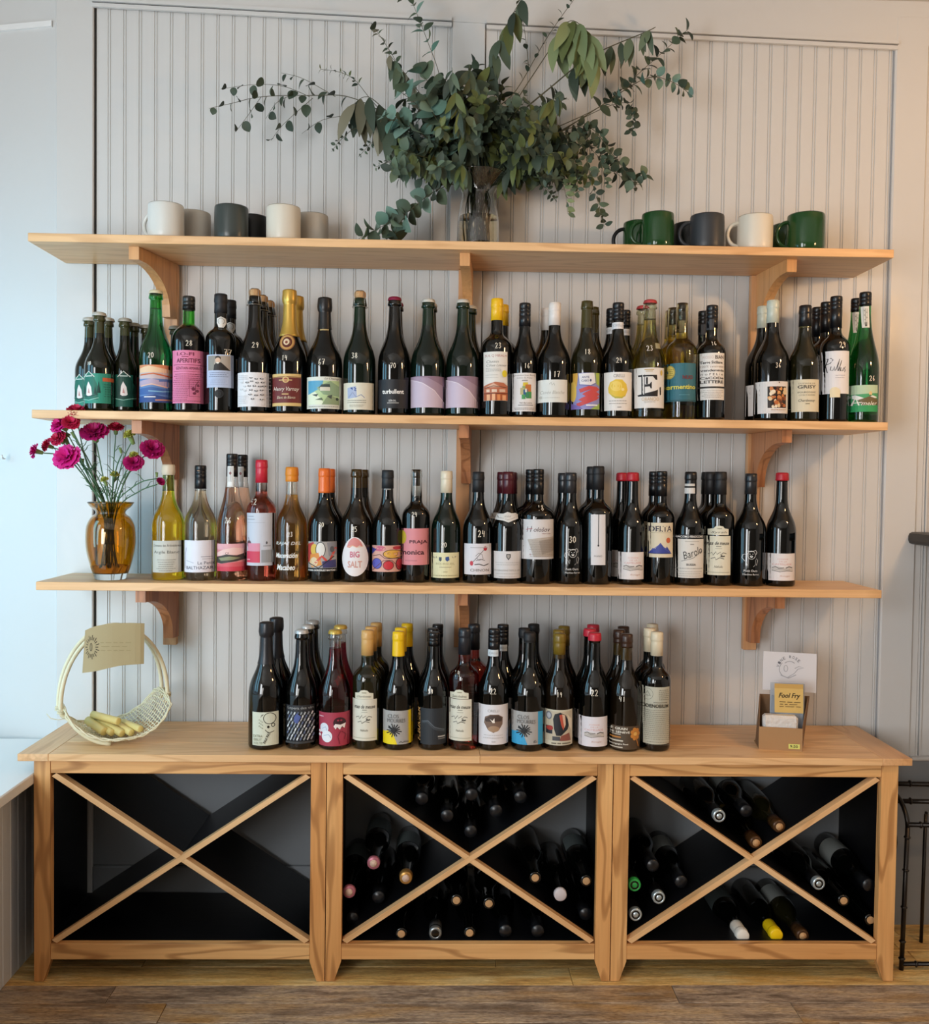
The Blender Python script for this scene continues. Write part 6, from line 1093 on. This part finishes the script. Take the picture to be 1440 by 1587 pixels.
carnation(146, 670, 36, yA+.02, 0, 1, 'deep magenta carnation at the top centre of the bunch', (.1, -.7, .8), (158, 730)); carnation(179, 663, 22, yA+.05, 0, 2, 'small crimson carnation below the second shelf, right of centre', (.1, -.5, 1), (176, 720))
carnation(55, 699, 22, yA, 0, 0, 'leftmost magenta carnation facing left', (-1, -.5, .3), (110, 715)); carnation(73, 690, 20, yA+.02, 0, 2, 'small half open red carnation next to the leftmost one', (-.8, -.6, .4), (115, 712)); carnation(90, 680, 24, yA+.01, 0, 2, 'red pink carnation in the left middle of the bunch', (-.4, -.8, .5), (130, 725))
carnation(104, 708, 37, yA-.02, 0, 0, 'large bright magenta carnation low on the left', (-.2, -1, .4), (135, 745)); carnation(236, 696, 32, yA+.03, 0, 1, 'deep magenta carnation farthest right beside the bracket', (.5, -.8, .6), (205, 725)); carnation(207, 717, 26, yA, 0, 1, 'dark magenta carnation low on the right side', (.3, -.8, .5), (193, 745))
carnation(249, 746, 13, yA+.03, 0, 1, 'tiny pink carnation bud touching the yellow green bottle', (.8, -.5, .6), (215, 762), 'bloom')
for k, (px, py, s, kd, ds) in enumerate(((201, 675, 22, 'yellow', 'faded yellow carnation right of the small crimson one'), (207, 706, 16, 'yellow', 'faded yellow bud just above the dark magenta flower'), (178, 736, 15, 'yellow', 'low yellow bud in the middle of the stems'), (100, 678, 20, 'yellow', 'yellowish spent bloom among the left red flowers'), (112, 670, 14, 'bud', 'closed green bud among the left flowers'), (186, 695, 12, 'bud', 'closed green bud in the centre right of the stems'), (128, 712, 12, 'bud', 'closed green bud right of the large low magenta flower'), (243, 733, 10, 'bud', 'closed bud on the long stem at the far right'), (162, 744, 14, 'yellow', 'low pale yellow bud left of the middle'))):
    carnation(px, py, s, yA+rnd.uniform(-.01, .05), 0, 0, ds, (rnd.uniform(-.4, .4), -.4, 1), None, kd)
# ================================================================== basket of candles
WICK = mat('wicker', '#e4dcbc', .6, bump=(60, .2)); CAND = mat('candle_wax', '#e3cf86', .45, spec=.4)
bc = at(172, 1140, y=-.195); bx_, by_ = at(175, 1150, y=-.20).x, -.195
bk = thing('wicker_basket', (bx_, by_, ZC), 'pale wicker basket with a round double hoop handle on the left of the countertop', 'basket')
BA = .56
ux = Vector((math.cos(BA), math.sin(BA), 0)); uy = Vector((-math.sin(BA), math.cos(BA), 0)); HLx, HLy = .142, .118
def S_(u, v, lift=0):
    # saddle-shaped shallow tray: both ends of the long axis curl up
    k = math.sqrt(max(0, 1-(.42 if u > 0 else .62)*abs(u)**2.6)); x = u*HLx*(1-.10*abs(u)**3); y_ = v*HLy*k*(1 if u > 0 else 1-.30*abs(u))
    z = .005+.112*abs(u)**2.1*(1.0 if u > 0 else .88)*(1-.20*v*v)+.020*v*v*(1-abs(u))+lift
    return Vector((bx_, by_, ZC))+ux*x+uy*y_+Vector((0, 0, z))
m = MB(); NU, NV = 34, 13
for i in range(NU):
    u = -1+2*(i+.5)/NU
    m.tube([S_(u, -1+2*j/34, .0013*(1 if (i+j//2) % 2 else -1)) for j in range(35)], .0016, 5)
for j in range(NV):
    v = -1+2*(j+.5)/NV
    m.tube([S_(-1+2*i/30, v) for i in range(31)], .0014, 5)
o = m.build('weave', WICK, bk); o['kind'] = 'stuff'
m = MB()
edge = [S_(math.sin(t), math.cos(t)) for t in [2*PI*i/60 for i in range(61)]]
edge = [S_(-1+2*i/24, 1) for i in range(25)]+[S_(1, 1-2*i/10) for i in range(1, 11)]+[S_(1-2*i/24, -1) for i in range(1, 25)]+[S_(-1, -1+2*i/10) for i in range(1, 11)]
for ph in (0, PI):
    m.tube([p+Vector((0, 0, .002))+Vector((.0022*math.cos(i*1.1+ph), .0022*math.sin(i*1.1+ph), .0022*math.sin(i*1.1+ph))) for i, p in enumerate(edge)], .0022, 6)
m.build('rim', WICK, bk)
for dv in (-.36, .22):
    L0, R0 = S_(-.96, dv), S_(.93, dv); c_ = (L0+R0)/2; ax_ = (R0-L0)/2; hp_ = []
    for i in range(33):
        a = -.22+(PI+.44)*i/32
        hp_.append(c_+ax_*math.cos(a)*1.10+Vector((0, 0, .012+.196*math.sin(a) if math.sin(a) > 0 else .012+.10*math.sin(a))))
    lo = [S_(u, dv-.25*(1+u), -.009) for u in (-.9, -.75, -.6, -.45, -.3, -.15)]
    MB().tube(spline(hp_+lo, 2), .0056, 10).build('handle_hoop', WICK, bk)
    for q in (hp_[2], hp_[-2]):
        b = MB()
        b.tube([q+Vector((.0085*math.cos(t), .0085*math.sin(t), .012*(t/(6*PI))-.006)) for t in [i*6*PI/36 for i in range(37)]], .0018, 5); b.build('binding', WICK, bk)
MB().tube([S_(-.97, -.9), S_(-1, -.9)+Vector((-.015, -.01, -.008)), S_(-1, -.9)+Vector((-.035, -.012, -.004)), S_(-1, -.9)+Vector((-.045, -.012, .008))], .0012, 5).build('loose_strand', WICK, bk)
# candles: local axis from back left to front right
def candle(p0, p1, r, d):
    a, b = Vector(p0), Vector(p1); L_ = (b-a).length; t = thing('candle', tuple(a), d, 'candle', 'yellow candles in the basket', (b-a).to_track_quat('Z', 'Y').to_euler())
    me = MB().lathe([(0, 0), (r*.8, 0), (r, .002), (r, L_-.004), (r*.96, L_-.0012), (r*.84, L_), (0, L_-.0004)], n=18).mesh('wax', CAND)
    inst('wax', me, t)
    wk = MB().tube([(0, 0, .001), (.0005, 0, -.005), (.002, 0, -.009)], .0007, 5).mesh('wick', mat('wick', '#d9d2c0', .9)); inst('wick', wk, t)
def cpt(px, py, y, dz=0): return at(px, py, y=y)
for i, (s, e, r, dd) in enumerate((((136, 1116), (162, 1134), .0115, 'leftmost of the row'), ((148, 1119), (174, 1136), .0095, 'second from left, mostly hidden'), ((152, 1116), (190, 1137), .0105, 'in the middle of the row'), ((176, 1119), (204, 1136), .0098, 'fourth from the left'), ((190, 1119), (218, 1130), .0092, 'rightmost of the row'), ((143, 1107), (184, 1118), .0100, 'lying on top of the others'))):
    zz = ZC+.024 if i < 5 else ZC+.043
    a = at(*s, z=zz); b = at(*e, z=zz); a.y = max(-.27, min(-.14, a.y)); b.y = max(-.275, min(-.16, b.y))
    a = at(*s, y=by_+.018); b = at(*e, y=by_-.040 if i < 5 else by_-.030)
    candle(a, b, r, 'thick cream yellow candle in the basket, %s' % dd)
# card on the handle
PAPC = paper('#b5a983'); c0 = []
yc0 = by_-.050
cd = thing('card', tuple(at(176, 1005, y=yc0)), 'tan paper card with a drawn burst of rays, leaning on the basket handle', 'card')
m = MB(); V = []; nn = 14
top = spline([(132, 977, 0), (150, 970, 0), (185, 965.5, 0), (224, 966, 0)], 5); bot = spline([(127.5, 1043, 0), (150, 1040, 0), (185, 1032, 0), (223, 1029, 0)], 5); K = len(top)
def card(u, v, lift=0):
    i = min(K-2, int(u*(K-1))); f = u*(K-1)-i; q = top[i].lerp(top[i+1], f).lerp(bot[i].lerp(bot[i+1], f), v)
    return at(q.x, q.y, y=yc0-.052*(1-u)-.012*math.sin(PI*u)-lift)
V = [card(i/nn, j/4) for i in range(nn+1) for j in range(5)]; V2 = [p+Vector((0, .0006, 0)) for p in V]
F = [(i*5+j, i*5+j+1, i*5+j+6, i*5+j+5) for i in range(nn) for j in range(4)]; o_ = len(V)
ring = [i*5 for i in range(nn+1)]+[nn*5+j for j in range(1, 5)]+[i*5+4 for i in range(nn-1, -1, -1)]+[j for j in range(3, 0, -1)]
m.add(V+V2, F+[tuple(x+o_ for x in f[::-1]) for f in F]+[(ring[k], ring[(k+1) % len(ring)], ring[(k+1) % len(ring)]+o_, ring[k]+o_) for k in range(len(ring))], 0, False)
m.build('paper', PAPC, cd)
rays = [('s', [(150+(9 if i % 2 else 8)*math.cos(a), 1003+11*math.sin(a)), (150+15*math.cos(a)*(1 if i % 2 else .86), 1003+19*math.sin(a)*(1 if i % 2 else .86))], 1.15, '#2c2a22') for i, a in enumerate([k*2*PI/22 for k in range(22)])]
rays += [('s', [(149.5+2*math.cos(t), 1003+6*math.sin(t)) for t in [k*2*PI/16 for k in range(17)]], 1.0, '#2c2a22')]
rays += lines(166, 206, 996, 1008, 3, '#a2976f', 1.0, 4, .1)
def cfn(x, y, li):
    u = (x-129)/(223.5-129); i = min(K-2, max(0, int(u*(K-1)))); f = u*(K-1)-i; ty = top[i].lerp(top[i+1], f).y; by2 = bot[i].lerp(bot[i+1], f).y
    return card(u, (y-ty)/(by2-ty), .0006)
wrap(art(rays, 3), cfn, 'drawing', cd)
# ================================================================== display box with packets
KRAFT = mat('kraft', '#a9835a', .75, bump=(80, .1)); KRAFD = mat('kraft_in', '#7a5c40', .8)
fy = -.262; a = at(1176, 1156, y=fy); b = at(1240, 1162, y=fy); bz = ZC; dpt = .085
x0, x1 = a.x, b.x; hz = at(1176, 1126, y=fy).z-ZC; hb = at(1189, 1075, y=fy+dpt).z-ZC; t_ = .002
sk = -.0  # the box stands nearly square to the counter edge
bxn = thing('display_box', ((x0+x1)/2, fy+dpt/2, ZC), 'brown cardboard counter display box with high back, near the right end of the countertop', 'box')
MB().box(x0, fy, bz, x1, fy+t_, bz+hz).build('front_panel', KRAFT, bxn)
MB().box(x0, fy+t_, bz, x1, fy+dpt, bz+t_).build('bottom', KRAFT, bxn)
MB().prism([(x0+.0035, bz), (x1+.012, bz), (x1+.032, bz+hb), (x0+.012, bz+hb)], 1, fy+dpt, fy+dpt+t_).build('back_panel', KRAFD, bxn)
for xf, xb in ((x0, x0+.012), (x1-t_, x1+.030)):
    yz = [(fy+t_, bz), (fy+dpt, bz), (fy+dpt, bz+hb), (fy+dpt-.018, bz+hb), (fy+.018, bz+hz+.004), (fy+t_, bz+hz)]; m = MB(); n = len(yz)
    xs = [xf+(xb-xf)*(y-fy)/dpt*(.35+.65*(z-bz)/hb) for y, z in yz]
    m.add([(x, y, z) for x, (y, z) in zip(xs, yz)]+[(x+t_, y, z) for x, (y, z) in zip(xs, yz)], [tuple(range(n)), tuple(range(n, 2*n))[::-1]]+[(i, n+i, n+(i+1) % n, (i+1) % n) for i in range(n)])
    m.build('side_panel', KRAFD, bxn)
MB().prism([(x1, bz+.001), (x1+.009, bz+.010), (x1+.009, bz+.012), (x1, bz+.022)], 1, fy+.045, fy+.075).build('flap', KRAFT, bxn)
wrap(art([('r', 1220, 1150.5, 1236.5, 1158, '#d9dc7a'), ('t', 1228, 1154.2, 4.2, '9.50', '#2a2a22', 11.5, 'b')], 9), lambda x, y, li: tuple(at(x, y, y=fy-.0004-li*.0002)), 'price_sticker', bxn)
ps = at(1224, 1030, y=fy+dpt+.012); sg = thing('sign_card', (ps.x, ps.y, ps.z), 'white card with grey circular bird like emblem standing behind the cardboard box', 'sign')
ysg = fy+dpt+.006
cor = [(1183.5, 1009), (1266, 1013.5), (1265, 1074), (1182, 1068.5)]
CR = [at(*q, y=ysg) for q in cor]; m = MB()
lowz = ZC+.001; CR[2] = Vector((CR[2].x, ysg, CR[2].z)); V = [tuple(q) for q in CR]+[(q.x, q.y+.0012, q.z) for q in CR]
m.add(V, [(0, 1, 2, 3)[::-1], (4, 5, 6, 7), (0, 1, 5, 4), (1, 2, 6, 5), (2, 3, 7, 6), (3, 0, 4, 7)]); m.build('card', paper('#dfe0e6'), sg)
EM = [('s', [(1222+14*math.cos(t), 1037+13*math.sin(t)) for t in [.9+k*.28 for k in range(12)]], .8, '#9a9ca4'), ('s', [(1218+3*math.cos(t), 1036+5*math.sin(t)) for t in [k*2*PI/12 for k in range(13)]], .7, '#9a9ca4'), ('s', [(1232, 1036), (1238, 1033), (1246, 1035), (1237, 1037), (1231, 1044), (1222, 1049)], .9, '#a2a4ac'), ('s', [(1210, 1046), (1222, 1051), (1234, 1046)], 1.4, '#b0b2ba')]
for i, ch in enumerate('VINE ROSE'):
    if ch != ' ':
        an = math.radians(198+i*15); EM.append(('t', 1224+19*math.cos(an), 1038+20*math.sin(an), 4.4, ch, '#6a6c76', 3.2, '', an+PI/2))
EM += [('s', [(1224+13*math.cos(math.radians(t)), 1040+15*math.sin(math.radians(t))) for t in range(235, 310, 8)], 1.1, '#a8aab2')]
wrap(art(EM, 9), lambda x, y, li: tuple(at(x, y, y=ysg-.0006-li*.00002)), 'emblem', sg)
# prop behind the sign: its own fold resting on the counter
MB().box(CR[0].x+.03, ysg+.0013, ZC+.0005, x1+.004, ysg+.003, CR[2].z+.02).build('stand', paper('#c9cad0'), sg)
BAG = mat('clear_bag', (.62, .66, .72), .15, trans=.45, ior=1.2); py_ = fy+.050
pk = thing('snack_packet', ((x0+x1)/2, py_, ZC+.003), 'clear packet with yellow label standing in the cardboard display box', 'packet')
q0, q1 = at(1191, 1060, y=py_), at(1250, 1060, y=py_); zt_p = at(1220, 1056.5, y=py_).z
x0p, x1p = q0.x-.006, x1+.012
m = MB(); nx_, nz_ = 10, 10
for sgn in (-1, 1):
    V = [(x0p+(x1p-x0p)*i/nx_, py_+sgn*(.0005+.010*math.sin(PI*i/nx_)**.6*math.sin(PI*min(1, j/nz_*1.12))**.7 if j < nz_*.9 else .0006*sgn) if True else 0, ZC+.003+(zt_p-ZC-.003)*j/nz_) for i in range(nx_+1) for j in range(nz_+1)]
    V = [(x, (py_+sgn*(.0006+.010*max(0, math.sin(PI*i_/nx_))**.6*max(0, math.sin(PI*min(1, j_/nz_*1.12)))**.7)), z) for (x, _, z), (i_, j_) in zip(V, [(i, j) for i in range(nx_+1) for j in range(nz_+1)])]
    F = [(i*(nz_+1)+j, (i+1)*(nz_+1)+j, (i+1)*(nz_+1)+j+1, i*(nz_+1)+j+1) for i in range(nx_) for j in range(nz_)]
    m.add(V, F if sgn < 0 else [f[::-1] for f in F], 0, True)
m.build('bag', BAG, pk)
MB().box(x0p+.004, py_-.007, ZC+.006, x1p-.004, py_+.007, zt_p-.035).build('contents', mat('blue_grey_snack', '#8f98a4', .7), pk)
PL = [('r', 1195, 1058, 1237, 1102.5, '#d9b56a'), ('r', 1195, 1058, 1237, 1065, '#c9a058'), ('t', 1217, 1077, 10, 'Fool Fry', '#2c2214', 32, 'bi')]+lines(1202, 1234, 1086, 1093, 3, '#5a4426', .9, 3, .1)
wrap(art(PL, 9), lambda x, y, li: tuple(at(x, y, y=py_-.0112-li*.0002)), 'packet_label', pk)
wb_ = fy+.022; q0, q1 = at(1179, 1120, y=wb_), at(1230, 1120, y=wb_); zt_w = at(1205, 1106, y=wb_).z
bar = thing('wrapped_bar', ((q0.x+q1.x)/2, wb_, ZC+.003), 'white paper wrapped bar in front of the packet inside the cardboard box', 'packet')
bm = MB(); bm.bbox(q0.x, wb_-.016, ZC+.003, q1.x, wb_+.014, zt_w, .006); bm.build('wrapper', mat('white_wrap', '#dcd6d0', .4, bump=(70, .5)), bar)
MB().prism([(q0.x+.004, zt_w-.012), (q1.x-.006, zt_w-.010), (q1.x-.004, zt_w-.016), (q0.x+.006, zt_w-.018)], 1, wb_-.0172, wb_-.0155).build('fold', mat('white_wrap', '#dcd6d0', .4), bar)
# the box and what is in it stand turned a little clockwise
piv = Vector((x0, fy, ZC)); TW = -.19
for o in (bxn, pk, bar):
    d = Vector(o.location)-piv; o.location = piv+Vector((d.x*math.cos(TW)-d.y*math.sin(TW), d.x*math.sin(TW)+d.y*math.cos(TW), d.z)); o.rotation_euler = (0, 0, TW)
bpy.data.objects.remove(_to)
